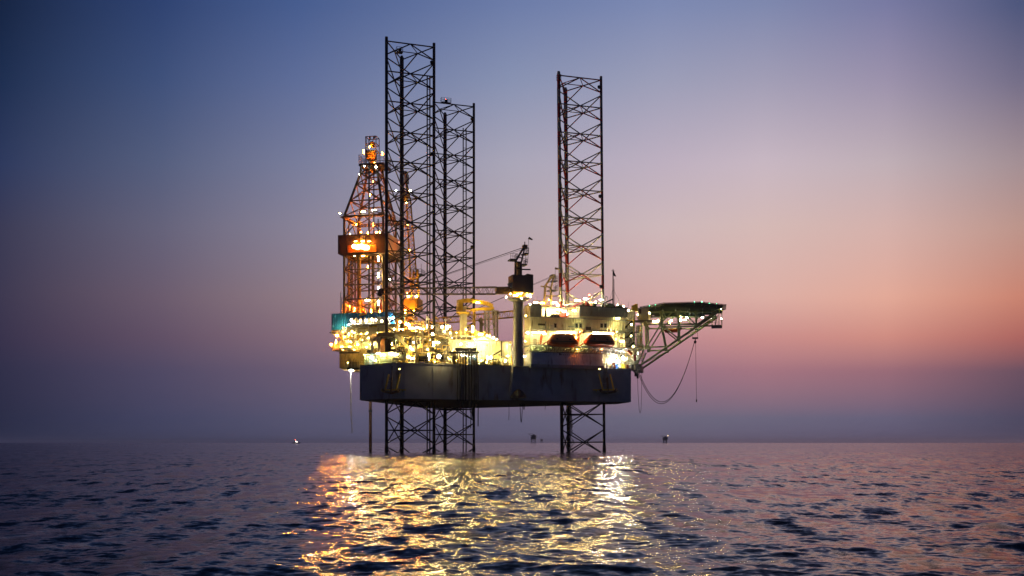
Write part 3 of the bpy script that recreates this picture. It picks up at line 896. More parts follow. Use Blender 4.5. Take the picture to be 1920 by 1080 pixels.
pipework(drill, S, 640, 742, 612, 640, -10.6, -8.8, 60, 5, ['cream', 'crane_tan', 'white_paint', 'yellow_paint'])
pipework(drill, S, 700, 742, 630, 660, -8, -3, 40, 8, ['crane_tan', 'cream', 'dark_steel'])
# cantilever: two deep plate girders with stiffeners, cross beams
for y in (-6.2, 6.0):
    x0, x1 = fx(640, y), fx(640, y) + 40
    za, zb_ = fz(627), fz(653)
    if x1 > 0:
        mb = MB().box((x0 + 3.2, y, zb_), (x1, y + 0.25, za)).box((x0 + 1.2, y - 0.6, za), (x1, y + 0.85, za + 0.25)).box((x0 + 3.2, y - 0.6, zb_ - 0.25), (x1, y + 0.85, zb_))
        mb.extrude([(x0 - 0.6, y + 0.02, za), (x0 + 3.2, y + 0.02, za), (x0 + 3.2, y + 0.02, zb_)], (0, 0.2, 0))
        for i in range(14):
            x = x0 + 3.6 + i * 2.4
            mb.box((x, y - 0.3, zb_), (x + 0.12, y - 0.003, za))
        mb.build('cantilever_beam', 'cream', drill)
a = S.at(633, 625, -7.5)
mb = MB()
for k in range(3):
    p, q = S.at(628 + 3 * k, 624, -7.2), S.at(652 + 4 * k, 643, -7.2)
    mb.bar(p, S.at(640 + 2 * k, 632, -7.2), 0.5, 0.5).bar(S.at(640 + 2 * k, 632, -7.2), q, 0.5, 0.5)
mb.build('chute', 'white_paint', drill)
mb = MB().bar(S.at(632, 625, -7.6), S.at(618, 623.5, -7.6), 0.2, 0.2); mb.build('spar', 'dark_steel', drill)
# rounded work platform at the stern
zpl = S.at(645, 653, -7.5).z
xl, xr = S.at(619, 650, -7.5).x, S.at(674, 650, -7.5).x
pts = [(xl, -6.0), (xl + 1.0, -7.4), (xl + 3.0, -8.4), (xr - 2.0, -8.6), (xr, -7.6), (xr, 4), (xl + 1, 4)]
MB().prism(pts, zpl - 0.45, zpl).build('work_platform', 'cream', drill)
MB().rail([(p[0], p[1], zpl) for p in pts[:5]], 1.2, 0.055, 1.0).build('railing', 'yellow_paint', drill)
mb = MB()
c = S.at(641, 641, -4)
mb.extrude([(c.x - 2.2, -6.2, zpl), (c.x + 2.6, -6.2, zpl), (c.x + 2.6, -6.2, zpl + 1.3), (c.x + 1.0, -6.2, zpl + 2.2), (c.x - 1.2, -6.2, zpl + 2.0)], (0, 2.6, 0)).build('machinery_cover', 'pale_green', drill)
# panelled module hanging under it
x0, x1 = S.at(636.5, 670, -7.2).x, S.at(674, 670, -7.2).x
zt_, zb_ = S.at(650, 655.5, -7.2).z, S.at(650, 690, -7.2).z
MB().extrude([(x0, -7.2, zt_), (x1 + 2, -7.2, zt_), (x1 + 2, -7.2, zb_ - 0.7), (x0 + 1.6, -7.2, zb_ - 0.7), (x0, -7.2, zb_)], (0, 7, 0)).build('stern_module', 'crane_tan', drill)
for i in range(5):
    w = (x1 - x0) / 5
    MB().box((x0 + i * w + 0.08, -7.32, zb_ + 0.3), (x0 + (i + 1) * w - 0.08, -7.203, zt_ - 1.2)).build('module_panel', 'crane_tan', drill)
MB().box((x0, -7.4, zt_ - 1.0), (x1, -7.203, zt_ - 0.75)).box((x0 + 2.2, -7.5, zb_ - 0.5), (x1 + 1, -7.203, zb_ + 0.02)).build('module_girt', 'dark_steel', drill)
mb = MB()
for i in range(7): mb.box((x0 + 2.8 + i * 0.42, -7.38, zb_ + 0.05), (x0 + 2.95 + i * 0.42, -7.325, zb_ + 1.6))
mb.build('module_grille', 'dark_steel', drill)
MB().bar(S.at(660, 691, -7), S.at(676, 691, -7), 0.4, 0.3).bar(S.at(660, 693.5, -7), S.at(676, 695.5, -7), 0.4, 0.3).build('access_beam', 'yellow_paint', drill)
rnd = random.Random(19)
lamps(drill, S, [(px_ + rnd.uniform(-4, 4), 628 + rnd.uniform(-6, 6), -11.0, ('yellow', 'white', 'lime')[k_ % 3], rnd.uniform(.07, .16), ('tube', 'vert', 'tube')[k_ % 3]) for k_, px_ in enumerate((644, 654, 666, 679, 690, 707, 724, 735))])  # small tubes added along the module fronts to light them
lamps(drill, S, [(px_, 655.5, -8.3, 'yellow', .10, 'tube') for px_ in (643, 664)])  # added under the platform edge to brighten the hanging module
lamps(drill, S, [(px_, 608.5, -9.9, 'arc', .12, 'tube') for px_ in (654, 672, 693, 712, 730)])  # extra arc tubes added to brighten the blue wall
lamps(drill, S, [
    (659, 600, -9.6, 'white', 0.36, 'round'), (663, 604, -9.3, 'arc', 0.2, 'tube'), (676, 601, -9.6, 'white', 0.36, 'round'), (686, 601, -9.3, 'arc', 0.22, 'tube'),  # arc tubes between the round lamps added to light the blue wall
    (697, 599, -9.6, 'white', 0.42, 'round'), (703, 600, -9.3, 'arc', 0.24, 'tube'), (716, 602, -11.8, 'flood', 0.32, 'round'), (735, 596, -9.2, 'arc', 0.26, 'tube'),
    (741, 608, -9, 'white', 0.34, 'round'), (749, 610, -8.0, 'white', 0.3, 'round'), (739, 617, -11.4, 'white', 0.28, 'round'), (749, 617.5, -8.4, 'white', 0.28, 'round'),
    (621, 646, -7.6, 'orange', 0.36, 'round'), (671, 646, -8.8, 'white', 0.30, 'round'), (630, 641, -7.8, 'yellow', 0.24, 'vert'), (641, 650, -8.2, 'yellow', 0.2, 'tube'),
    (656, 650, -8.2, 'yellow', 0.2, 'tube'), (688, 633.5, -9, 'white', 0.3, 'tube'), (700, 632, -9, 'yellow', 0.36, 'round'), (698, 645.5, -8, 'white', 0.28, 'tube'),
    (687, 651, -8, 'white', 0.18, 'round'), (697, 628, -9, 'yellow', 0.2, 'round'), (729, 639, -9.5, 'white', 0.30, 'tube'), (735, 645, -7, 'yellow', 0.28, 'vert'),
    (652, 680, -8.4, 'lime', 0.06, 'round'), (632, 629, -7.8, 'orange', 0.45, 'round'), (660, 622, -11, 'yellow', 0.24, 'round'), (712, 628, -8.5, 'yellow', 0.24, 'round'),
])
h = lamp(drill, S.at(658.5, 693.5, -7.3), 'arc', .54); h.rotation_euler = (math.radians(82), 0, 0)  # added lamp under the module, aimed down to brighten the falling water
# conductor pipe down to the sea
p = S.at(694.5, 800, -1.0)
o = thing('conductor_pipe', 'single rusty vertical pipe running from under the drill floor into the sea', 'pipe', S, (p.x, p.y, 0))
MB().tube((p.x, p.y, -3), (p.x, p.y, fz(640)), 0.42, n=14).build('pipe', 'pipe_rust', o)
MB().tube((p.x, p.y, ZB - 2.2), (p.x, p.y, ZB - 1.5), 0.52, n=14).build('collar', 'dark_steel', o)

# ------------------------------------------------------------------ cranes
def lattice_boom(t, p, q, w, h, bays, rc, rb, mat, w1=None, h1=None):
    MB().truss(p, q, w, h, bays, rc, rb, w1, h1).build('boom', mat, t)


cv = -12.3
cp = R.at(972, 650, cv)
CZ = lambda py: R.at(972, py, cv).z
crane = thing('pedestal_crane', 'dark crane with level lattice boom, on the tall round column at the hull side', 'crane', R, (cp.x, cv, ZB))
MB().lathe((cp.x, cv, 0), [(1.28, ZT - 0.3), (1.28, CZ(566)), (1.45, CZ(563))], n=28).build('pedestal', 'slate_wall', crane)
MB().extrude([(cp.x - 1.3, -10.55, ZT), (cp.x + 1.3, -10.55, ZT), (cp.x + 1.9, -10.55, ZB + 1.0), (cp.x - 1.9, -10.55, ZB + 1.0)], (0, -1.6, 0)).build('pedestal_foot', 'hull_paint', crane)
MB().lathe((cp.x, cv, ZB + 0.5), [(2.1, 0), (1.9, 0.7), (1.1, 1.7), (0.4, 2.2)], n=16).build('foot_fairing', 'dark_steel', crane)
MB().lathe((cp.x, cv, 0), [(1.5, CZ(566)), (2.6, CZ(562)), (2.6, CZ(560.5))], n=24).build('ring_platform', 'slate_wall', crane)
mb = MB()
pts = [(cp.x + 2.55 * math.cos(a), cv + 2.55 * math.sin(a), CZ(560.5)) for a in np.linspace(0, 2 * math.pi, 17)]
mb.rail(pts, 1.2, 0.04, 1.0).build('railing', 'galvanised', crane)
MB().lathe((cp.x + 0.3, cv, 0), [(1.0, CZ(561)), (1.0, CZ(556)), (1.5, CZ(553)), (1.7, CZ(549)), (1.5, CZ(546.5))], n=24).build('slew_ring', 'yellow_paint', crane)
h0, h1 = R.at(961, 546, cv - 1.8), R.at(1000, 516, cv - 1.8)
MB().extrude([(h0.x, cv - 1.8, h0.z), (h1.x, cv - 1.8, h0.z), (h1.x, cv - 1.8, h1.z + 0.15), (h1.x - 1.6, cv - 1.8, h1.z + 0.3), (h1.x - 1.65, cv - 1.8, h1.z - 0.1), (h0.x + 0.1, cv - 1.8, h1.z - 0.1)], (0, 3.6, 0)).build('machinery_house', 'crane_brown', crane)
MB().box((h0.x - 0.1, cv - 1.9, h0.z - 0.25), (h1.x + 0.1, cv + 1.9, h0.z)).build('house_base', 'yellow_paint', crane)
a, b = R.at(954, 540, cv - 1.5), R.at(961, 528, cv - 1.5)
MB().extrude([(a.x + 0.5, cv - 1.6, a.z), (b.x, cv - 1.6, a.z), (b.x, cv - 1.6, b.z), (a.x, cv - 1.6, b.z - 0.4)], (0, 1.4, 0)).build('driver_cab', 'cabin_glass', crane)
mb = MB()
for y in (cv - 1.3, cv + 1.3):
    mb.bar(R.at(966, 516, y), R.at(966.5, 490, y), 0.4, 0.4).bar(R.at(977, 516, y), R.at(977, 494, y), 0.4, 0.4)
    mb.bar(R.at(966.5, 490, y), R.at(982.5, 463, y), 0.4, 0.45).bar(R.at(977, 494, y), R.at(983.5, 466, y), 0.32, 0.32)
    mb.bar(R.at(966, 503, y), R.at(977, 503, y), 0.3, 0.3).bar(R.at(966.5, 490, y), R.at(977, 494, y), 0.3, 0.3).bar(R.at(971, 482, y), R.at(979.5, 484, y), 0.25, 0.25)
for (px, py) in ((966, 514), (966.5, 490), (977, 494), (983, 464), (966, 503)):
    mb.bar(R.at(px, py, cv - 1.3), R.at(px, py, cv + 1.3), 0.3, 0.3)
c = R.at(984, 463, cv); mb.cbox(c, (1.0, 1.4, 0.9)); mb.tube(c, c + Vector((0, 0, 1.3)), 0.12)
mb.build('mast_frame', 'crane_brown', crane)
c = R.at(971.5, 505, cv); MB().cbox(c, (1.1, 2.0, 3.6)).build('winch_housing', 'crane_tan', crane)
mb = MB()
for (x0, x1, py) in ((982, 991, 474), (977, 988, 494.5), (957, 970, 485)):
    a, b = R.at(x0, py, cv - 1), R.at(x1, py, cv - 1)
    mb.box((a.x, cv - 1.2, a.z - 0.3), (b.x, cv + 1.2, a.z))
    mb.rail([(a.x, cv - 1.2, a.z), (b.x, cv - 1.2, a.z), (b.x, cv + 1.2, a.z)], 1.3, 0.05, 0.6)
mb.bar(R.at(976, 505, cv - 1), R.at(994.5, 505.5, cv - 1), 0.25, 0.3)
a, b = R.at(987, 493, cv - 1), R.at(988, 476, cv - 1); mb.ladder(a, b, (1, 0, 0), 0.7, 0.5, 0.05)
mb.build('mast_platform', 'dark_steel', crane)
tip, root = R.at(714, 546.5, -10.2), R.at(956, 544.5, cv)
k1 = R.at(930, 545, cv + 0.1)
MB().bar(root, k1, 1.5, 1.7).build('boom_heel', 'crane_brown', crane)
lattice_boom(crane, k1, tip, 1.5, 1.7, 26, 0.11, 0.05, 'crane_brown', 1.1, 1.3)
MB().cbox(tip, (1.3, 1.1, 1.0)).lathe_x(tip + Vector((-0.3, 0, -0.7)), [(0.6, -0.5), (0.6, 0.5)], n=12, axis=(0, 1, 0)).build('boom_head', 'dark_steel', crane)
bt = tip.lerp(root, 0.18)
for (oy, oz) in ((-0.5, 0), (0.5, 0), (-0.3, -0.55)):
    MB().tube(R.at(983, 463.5 - oz * 6, cv) + Vector((0, oy, 0)), bt + Vector((0, oy, 0.7 + oz * 0.3)), 0.045, n=5).build('luffing_cable', 'dark_steel', crane)
p, q = R.at(991, 474, cv - 1), R.at(991, 446, cv - 1)
MB().tube(p, q, 0.04).build('windsock_pole', 'dark_steel', crane)
q1 = R.at(998.5, 449.5, cv - 1.3)
MB().tube(q, q1, 0.32, 0.16, n=10).build('windsock', 'crane_brown', crane)
lamps(crane, R, [(949, 557, cv - 2.4, 'white', 0.24, 'round'), (978, 559.5, cv - 2.6, 'cool', 0.2, 'round'), (967, 554, cv - 1.8, 'yellow', 0.3, 'tube'), (989, 554, cv - 0.5, 'yellow', 0.34, 'round'),
                 (973, 551, cv - 2.2, 'yellow', 0.24, 'tube'), (978.5, 549.5, cv - 2.2, 'white', 0.16, 'round'), (994, 556, cv + 1.5, 'white', 0.26, 'round'), (957, 551, cv - 1.9, 'yellow', 0.2, 'round')])

# far side crane, tan, boom to the left
v2 = 18.0
p2 = R.at(1027, 575, v2)
crane2 = thing('pedestal_crane', 'tan crane behind the accommodation block, boom pointing left behind the dark column', 'crane', R, (p2.x, v2, ZT))
MB().lathe((p2.x, v2, 0), [(1.2, ZT), (1.2, R.at(1027, 573, v2).z)], n=18).build('pedestal', 'crane_tan', crane2)
mb = MB()
for y in (v2 - 1.3, v2 + 1.3):
    mb.bar(R.at(1020, 572, y), R.at(1022.5, 536, y), 0.55, 0.5).bar(R.at(1033.5, 572, y), R.at(1033, 540, y), 0.5, 0.5)
    mb.bar(R.at(1022.5, 536, y), R.at(1035, 517, y), 0.5, 0.5).bar(R.at(1033, 540, y), R.at(1038, 520, y), 0.4, 0.4)
    mb.bar(R.at(1021, 555, y), R.at(1033, 555, y), 0.35, 0.35).bar(R.at(1022.5, 536, y), R.at(1033, 540, y), 0.35, 0.35).bar(R.at(1021, 570, y), R.at(1033, 556, y), 0.3, 0.3)
for (px, py) in ((1022.5, 536), (1033, 540), (1035.5, 517), (1021, 555), (1033, 555), (1021, 571), (1033, 571)):
    mb.bar(R.at(px, py, v2 - 1.3), R.at(px, py, v2 + 1.3), 0.35, 0.35)
mb.cbox(R.at(1036, 518.5, v2), (1.0, 2.4, 0.9)).bar(R.at(1033, 555, v2 - 1), R.at(1047.5, 555, v2 - 1), 0.3, 0.3).bar(R.at(1014, 536.5, v2 - 1), R.at(1022, 538, v2 - 1), 0.3, 0.3)
mb.build('mast_frame', 'crane_tan', crane2)
mb = MB()
for (x0, x1, py) in ((1035, 1045.5, 525.5), (1030, 1045, 543)):
    a, b = R.at(x0, py, v2 - 1), R.at(x1, py, v2 - 1)
    mb.box((a.x, v2 - 1.3, a.z - 0.25), (b.x, v2 + 1.3, a.z)).rail([(a.x, v2 - 1.3, a.z), (b.x, v2 - 1.3, a.z), (b.x, v2 + 1.3, a.z)], 1.3, 0.05, 0.6)
mb.ladder(R.at(1043.5, 542, v2 - 1), R.at(1044.5, 526, v2 - 1), (1, 0, 0), 0.7, 0.5, 0.05)
mb.build('mast_platform', 'galvanised', crane2)
ta, tb = R.at(1018, 584, v2), R.at(822, 601.5, v2 - 4)
lattice_boom(crane2, ta, tb, 1.8, 1.9, 22, 0.14, 0.06, 'crane_orange', 1.3, 1.5)
for oy in (-0.5, 0.5):
    MB().tube(R.at(1034, 519, v2) + Vector((0, oy, 0.3 * oy)), tb.lerp(ta, 0.2) + Vector((0, oy, 0.8)), 0.045, n=5).build('luffing_cable', 'dark_steel', crane2)
p, q = R.at(1041, 524, v2 - 1), R.at(1041, 503, v2 - 1)
MB().tube(p, q, 0.04).build('windsock_pole', 'dark_steel', crane2)
MB().tube(q, R.at(1049, 505, v2 - 1), 0.32, 0.18, n=10).build('windsock', 'crane_orange', crane2)
lamps(crane2, R, [(1017, 568, v2 - 2.2, 'yellow', 0.3, 'tube'), (1040, 567.5, v2 - 2.2, 'white', 0.34, 'tube'), (1029, 562, v2 - 2.6, 'yellow', 0.16, 'round')])

# stern crane with raised yellow boom, between the two black legs
v3 = 2.0
p3 = S.at(765, 600, v3)
crane3 = thing('pedestal_crane', 'yellow crane with its boom raised nearly upright, seen through the tallest lattice leg', 'crane', S, (p3.x, v3, ZT))
MB().lathe((p3.x, v3, 0), [(1.5, ZT), (1.5, S.at(765, 586, v3).z), (2.3, S.at(765, 582, v3).z)], n=20).build('pedestal', 'cream', crane3)
a, b = S.at(757, 580, v3 - 2), S.at(784, 559, v3 - 2)
MB().box((a.x, v3 - 2, a.z), (b.x, v3 + 2.4, b.z)).build('machinery_house', 'crane_orange', crane3)
a, b = S.at(768, 578, v3 - 2.5), S.at(781, 562, v3 - 2.5)
MB().box((a.x, v3 - 2.5, a.z), (b.x, v3 - 2.01, b.z)).build('house_door', 'yellow_paint', crane3)
mb = MB()
for y in (v3 - 1.6, v3 + 1.6):
    mb.bar(S.at(771, 560, y), S.at(776, 508, y), 0.5, 0.5).bar(S.at(785, 560, y), S.at(783, 506, y), 0.5, 0.5).bar(S.at(772, 540, y), S.at(784, 540, y), 0.4, 0.4).bar(S.at(774, 522, y), S.at(783.5, 522, y), 0.35, 0.35)
for (px, py) in ((776, 508), (783, 506), (772, 540), (784, 540), (774, 522)): mb.bar(S.at(px, py, v3 - 1.6), S.at(px, py, v3 + 1.6), 0.35, 0.35)
mb.build('mast_frame', 'crane_orange', crane3)
a = S.at(776, 514, v3 - 1)
MB().box((a.x, v3 - 1.8, a.z - 0.2), (a.x + 2.4, v3 + 1.8, a.z)).rail([(a.x, v3 - 1.8, a.z), (a.x + 2.4, v3 - 1.8, a.z), (a.x + 2.4, v3 + 1.8, a.z)], 1.2, 0.05, 0.7).tube((a.x + 1.8, v3, a.z), (a.x + 1.8, v3, a.z + 3), 0.05).build('mast_platform', 'dark_steel', crane3)
br, bm_, bt_ = S.at(771, 548, v3), S.at(762, 372, v3 + 1), S.at(757, 335, v3 + 1)
lattice_boom(crane3, br, bm_, 2.6, 2.6, 20, 0.2, 0.08, 'crane_orange', 1.6, 1.6)
lattice_boom(crane3, bm_, bt_, 1.6, 1.6, 4, 0.2, 0.1, 'crane_orange', 1.0, 1.0)
MB().cbox(S.at(758, 372, v3 + 1), (1.8, 1.6, 1.6)).build('boom_head', 'yellow_paint', crane3)
a, b = S.at(756, 345, v3 + 1), S.at(767, 322, v3 + 1)
MB().box((a.x + 0.6, v3, a.z), (b.x - 0.2, v3 + 1.6, b.z - 0.8)).box((a.x, v3 - 0.1, b.z - 0.7), (b.x - 0.5, v3 + 1.7, b.z)).build('boom_tip', 'slate_wall', crane3)
lamps(crane3, S, [(743, 357, v3 - 1, 'cool', 0.22, 'round'), (769, 357.5, v3 - 0.5, 'white', 0.34, 'round'), (760, 585, v3 - 3, 'orange', 0.32, 'vert'), (776, 586, v3 - 3.4, 'orange', 0.32, 'vert'), (764, 552, v3 - 2.6, 'orange', 0.24, 'vert'),
                  (768, 470, v3 - 1.2, 'orange', 0.16, 'vert'), (764, 420, v3 - 1.0, 'orange', 0.14, 'vert'), (762, 380, v3 - 1.3, 'yellow', 0.16, 'round'), (748, 454, v3 - 2, 'red', 0.16, 'round')])

for (px, py, d) in ((766, 556, v3 - 2.5), (781, 556, v3 - 2.5)):
    h = lamp(crane3, S.at(px, py, d), 'yellow', .5); h.rotation_euler = (math.radians(-68), 0, 0)  # added uplights at the boom foot, brightening the raised boom
# knuckle boom crane on the ribbed house
v4 = -2.0
p4 = R.at(869, 610, v4)
crane4 = thing('knuckle_boom_crane', 'yellow knuckle boom crane folded on a pale column above the ribbed white house', 'crane', R, (p4.x, v4, R.at(869, 630, v4).z))
z4 = lambda py: R.at(869, py, v4).z
MB().lathe((p4.x, v4, 0), [(0.95, z4(632)), (0.9, z4(592)), (1.4, z4(588))], n=24).build('pedestal', 'cream', crane4)
MB().lathe((p4.x, v4, 0), [(1.5, z4(590)), (1.9, z4(587.5)), (1.9, z4(586))], n=20).rail([(p4.x + 1.85 * math.cos(a), v4 + 1.85 * math.sin(a), z4(586)) for a in np.linspace(0, 2 * math.pi, 13)], 1.1, 0.04, 0.9).build('ring_platform', 'yellow_paint', crane4)
MB().lathe((p4.x, v4, 0), [(0.75, z4(588)), (0.75, z4(575))], n=18).build('slew_column', 'cream', crane4)
a, b = R.at(859.5, 585, v4 - 0.8), R.at(868, 562, v4 - 0.8)
MB().box((a.x, v4 - 0.8, a.z + 0.4), (b.x, v4 + 0.8, b.z)).build('crane_head', 'yellow_paint', crane4)
mb = MB()
P = [R.at(864, 565, v4), R.at(875, 563.5, v4), R.at(890, 564.5, v4), R.at(915, 570, v4), R.at(923, 574, v4)]
for (p, q, w) in zip(P[:-1], P[1:], (1.0, 1.0, 0.9, 0.9)): mb.bar(p, q, 0.8, w)
mb.build('main_boom', 'yellow_paint', crane4)
mb = MB()
P = [R.at(923, 575, v4), R.at(921, 580, v4), R.at(905, 579, v4), R.at(882, 582, v4)]
for (p, q, w) in zip(P[:-1], P[1:], (1.0, 0.8, 0.65)): mb.bar(p, q, 0.7, w)
mb.build('jib_boom', 'yellow_paint', crane4)
MB().tube(R.at(874, 576, v4), R.at(886, 567, v4), 0.18).build('hydraulic_ram', 'galvanised', crane4)
MB().tube(R.at(913, 581, v4), R.at(916, 572, v4), 0.15).build('hydraulic_ram', 'galvanised', crane4)
lamps(crane4, R, [(896, 567.5, v4 - 0.8, 'yellow', 0.26, 'tube'), (874, 618, v4 - 2.8, 'yellow', 0.2, 'round')])

# ------------------------------------------------------------------ accommodation block
zz = lambda py, px=1080, v=-9.0: R.at(px, py, v).z
uu = lambda px, v=-9.0, py=610: R.at(px, py, v).x
acc = thing('accommodation_block', 'pale corrugated living quarters of several storeys around the red and cream leg', 'building', R, (uu(994), -9, ZT))
u0, u1 = uu(994), uu(1172)
Z575, Z598, Z621, Z652, Z663, Z692 = zz(574.5), zz(598), zz(621), zz(652), zz(663, 1080, -11.2), zz(691.5, 1080, -11.2)
VB = -4.55
# lower storey, built out over the hull edge
ul0, ul1 = uu(995, -11.2, 675), uu(1131, -11.2, 675)
MB().corr((ul0, -11.2), (ul1, -11.2), Z692 + 0.9, Z663, 0.55, 0.14, 0.12).build('lower_wall', 'grey_wall', acc)
MB().corr((ul1, -11.08), (ul1, -5), Z692 + 0.9, Z663, 0.55, 0.14, 0.12).build('lower_wall', 'cream', acc)
MB().corr((ul0, -5), (ul0, -11.08), Z692 + 0.9, Z663, 0.55, 0.14, 0.12).build('lower_wall', 'cream', acc)
MB().box((ul0 - 0.1, -11.45, Z692), (ul1 + 0.1, -5, Z692 + 0.9)).build('floor_skirt', 'slate_wall', acc)
MB().box((ul0 - 0.15, -11.5, Z663), (ul1 + 0.15, -4.6, Z663 + 0.2)).build('deck_slab', 'slate_wall', acc)
# storey behind the boats' underside
MB().corr((u0, -8.4), (u1 - 2, -8.4), Z663 + 0.2, Z652, 0.55, 0.12, 0.12).build('middle_wall', 'cream', acc)
MB().box((u0 - 1.0, -11.6, Z652), (u1 + 0.5, VB, Z652 + 0.18)).build('boat_deck', 'slate_wall', acc)
mb = MB()
for i in range(18):
    u = u0 - 0.6 + i * (u1 - u0 + 0.6) / 17
    mb.bar((u, -11.4, Z652), (u, -8.2, Z663 + 0.5), 0.14, 0.16)
    if i < 17: mb.bar((u, -11.3, Z652 - 0.1), (u + (u1 - u0) / 17, -8.6, Z663 + 0.4), 0.09, 0.1)
mb.build('deck_bracket', 'slate_wall', acc)
MB().rail([(u0 - 0.9, -11.5, Z652 + .18), (uu(1024), -11.5, Z652 + .18)], 1.1, 0.045, 1.0).rail([(uu(1153), -11.5, Z652 + .18), (u1 + 0.4, -11.5, Z652 + .18)], 1.1, 0.045, 1.0).build('railing', 'galvanised', acc)
# recessed storey behind the boats
MB().corr((u0, -6.2), (u1, -6.2), Z652 + 0.18, Z621, 0.6, 0.1, 0.15).build('recessed_wall', 'white_paint', acc)
for px in (1003, 1160):
    MB().box((uu(px, -6.3) - 0.45, -6.42, Z652 + 0.2), (uu(px, -6.3) + 0.45, -6.31, Z652 + 2.3)).build('door', 'slate_wall', acc)
# second storey with windows
MB().corr((u0, -9.0), (u1, -9.0), Z621 + 0.18, Z598, 0.62, 0.12, 0.15).build('upper_wall', 'cream', acc)
MB().box((u0 - 0.1, -9.4, Z621), (u1 + 0.3, VB, Z621 + 0.18)).build('deck_slab', 'slate_wall', acc)
MB().box((u0 - 0.15, -9.5, Z598), (u1 + 0.3, VB, Z598 + 0.22)).build('deck_slab', 'slate_wall', acc)
for px in (1041, 1081, 1088.5, 1128, 1135):
    c = R.at(px, 610.5, -9.15)
    f = MB().box((c.x - 0.42, -9.22, c.z - 0.62), (c.x + 0.42, -9.1, c.z + 0.62)).build('window', 'slate_wall', acc)
    MB().box((c.x - 0.32, -9.25, c.z - 0.5), (c.x + 0.32, -9.221, c.z + 0.5)).build('pane', 'glass_dark', f)
for (x0, x1, y0, y1, nm, m) in ((1099, 1108, 613, 619, 'wall_vent', 'dark_steel'), (1031, 1039, 609, 617, 'wall_vent', 'slate_wall'), (1009, 1022, 607, 610, 'cable_tray', 'dark_steel'),
                             (1066, 1078, 611.5, 613.5, 'cable_tray', 'slate_wall'), (1022, 1024, 603, 616, 'downpipe', 'slate_wall'), (1156, 1164, 612, 617, 'wall_vent', 'cream')):
    a, b = R.at(x0, y1, -9.3), R.at(x1, y0, -9.3)
    MB().box((a.x, -9.45, a.z), (b.x, -9.13, b.z)).build(nm, m, acc)
# top storey: dark box at the left, open bay, overhanging slate box at the right
ua, ub = uu(1015.5), uu(1086)
MB().corr((u0, -9.0), (ua, -9.0), Z598 + 0.22, Z575, 0.6, 0.12, 0.15).build('top_wall', 'slate_wall', acc)
MB().corr((ua, -8.9), (ua, VB), Z598 + 0.22, Z575, 0.6, 0.08, 0.12).build('top_wall', 'white_paint', acc)
MB().corr((ua, -5.0), (ub, -5.0), Z598 + 0.22, Z575 - 0.3, 0.6, 0.06, 0.12).build('bay_wall', 'white_paint', acc)
MB().box((ua - 0.1, -7.2, Z575 - 0.3), (ub + 0.1, VB, Z575 - 0.1)).build('bay_roof', 'cream', acc)
MB().box((u0, -8.85, Z575), (ua + 0.1, VB, Z575 + 0.15)).build('roof', 'slate_wall', acc)
zm = zz(592.5)
MB().corr((ub, -9.0), (u1, -9.0), Z598 + 0.22, zm, 0.55, 0.12, 0.15).build('top_wall', 'cream', acc)
MB().corr((ub - 0.2, -9.7), (u1 + 0.4, -9.7), zm, Z575, 0.55, 0.12, 0.15).build('top_wall', 'slate_wall', acc)
MB().corr((ub - 0.1, VB), (ub - 0.1, -9.5), Z598 + 0.22, Z575, 0.6, 0.08, 0.12).build('top_wall', 'cream', acc)
MB().corr((u1 + 0.35, -9.5), (u1 + 0.35, VB), zm, Z575, 0.6, 0.08, 0.12).build('top_wall', 'cream', acc)
MB().box((ub - 0.3, -9.75, Z575), (u1 + 0.5, VB, Z575 + 0.2)).build('roof', 'dark_steel', acc)
MB().box((ub, -9.5, zm - 0.08), (u1 + 0.3, -9.13, zm - 0.003)).build('soffit', 'cream', acc)
# left end wall, with the decks' edges
for (z0, z1) in ((ZT, Z652), (Z652 + .2, Z621), (Z621 + .2, Z598), (Z598 + .24, Z575)):
    MB().corr((u0 - 0.02, VB), (u0 - 0.02, -8.95), z0, z1, 0.62, 0.1, 0.12).build('end_wall', 'cream', acc)
for (z0, z1) in ((Z621 + .2, Z598), (Z652 + .2, Z621)):
    MB().corr((u1 + 0.02, -8.95), (u1 + 0.02, VB), z0, z1, 0.62, 0.1, 0.12).build('end_wall', 'white_paint', acc)
MB().box((u0 + 0.2, VB - 0.25, ZT), (u1, VB, Z575 - 0.4)).build('back_wall', 'cream', acc)
c = R.at(984, 676, -8); MB().box((u0 - 0.2, -7.6, ZT), (u0 - 0.13, -6.6, ZT + 2.2)).build('door', 'red_paint', acc)
# things in the open bay and on the roof
a, b = R.at(1050, 598, -6.5), R.at(1066, 582, -6.5)
MB().box((a.x, -6.6, Z598 + .24), (b.x, -5.6, b.z - 1)).box((a.x + 0.3, -6.7, b.z - 0.9), (b.x - 0.4, -5.8, b.z)).build('equipment_rack', 'boat_orange', acc)
c = R.at(1023, 590, -8.2)
MB().lathe((c.x, -8.2, Z598 + .22), [(0.28, 0), (0.22, 1.6), (0.2, 1.7), (0.34, 1.75), (0.34, 2.2)], n=10).build('vent_pipe', 'dark_steel', acc)
a = R.at(1033, 598, -8.6); b = R.at(1049, 591, -8.6)
mb = MB().box((a.x, -8.9, Z598 + .23), (b.x, -8.0, b.z - 0.3))
for k in range(5): mb.cbox((a.x + 0.3 + k * (b.x - a.x - 0.6) / 4, -8.5, b.z - 0.1), (0.4, 0.6, 0.5 + 0.2 * (k % 2)))
mb.build('equipment_locker', 'dark_steel', acc)
mb = MB().rail([(ua + 0.2, -9.3, Z598 + .23), (ub - 0.4, -9.3, Z598 + .23)], 1.1, 0.04, 1.0); mb.build('railing', 'galvanised', acc)
rnd = random.Random(5)
mb = MB(); m2 = MB(); m3 = MB()
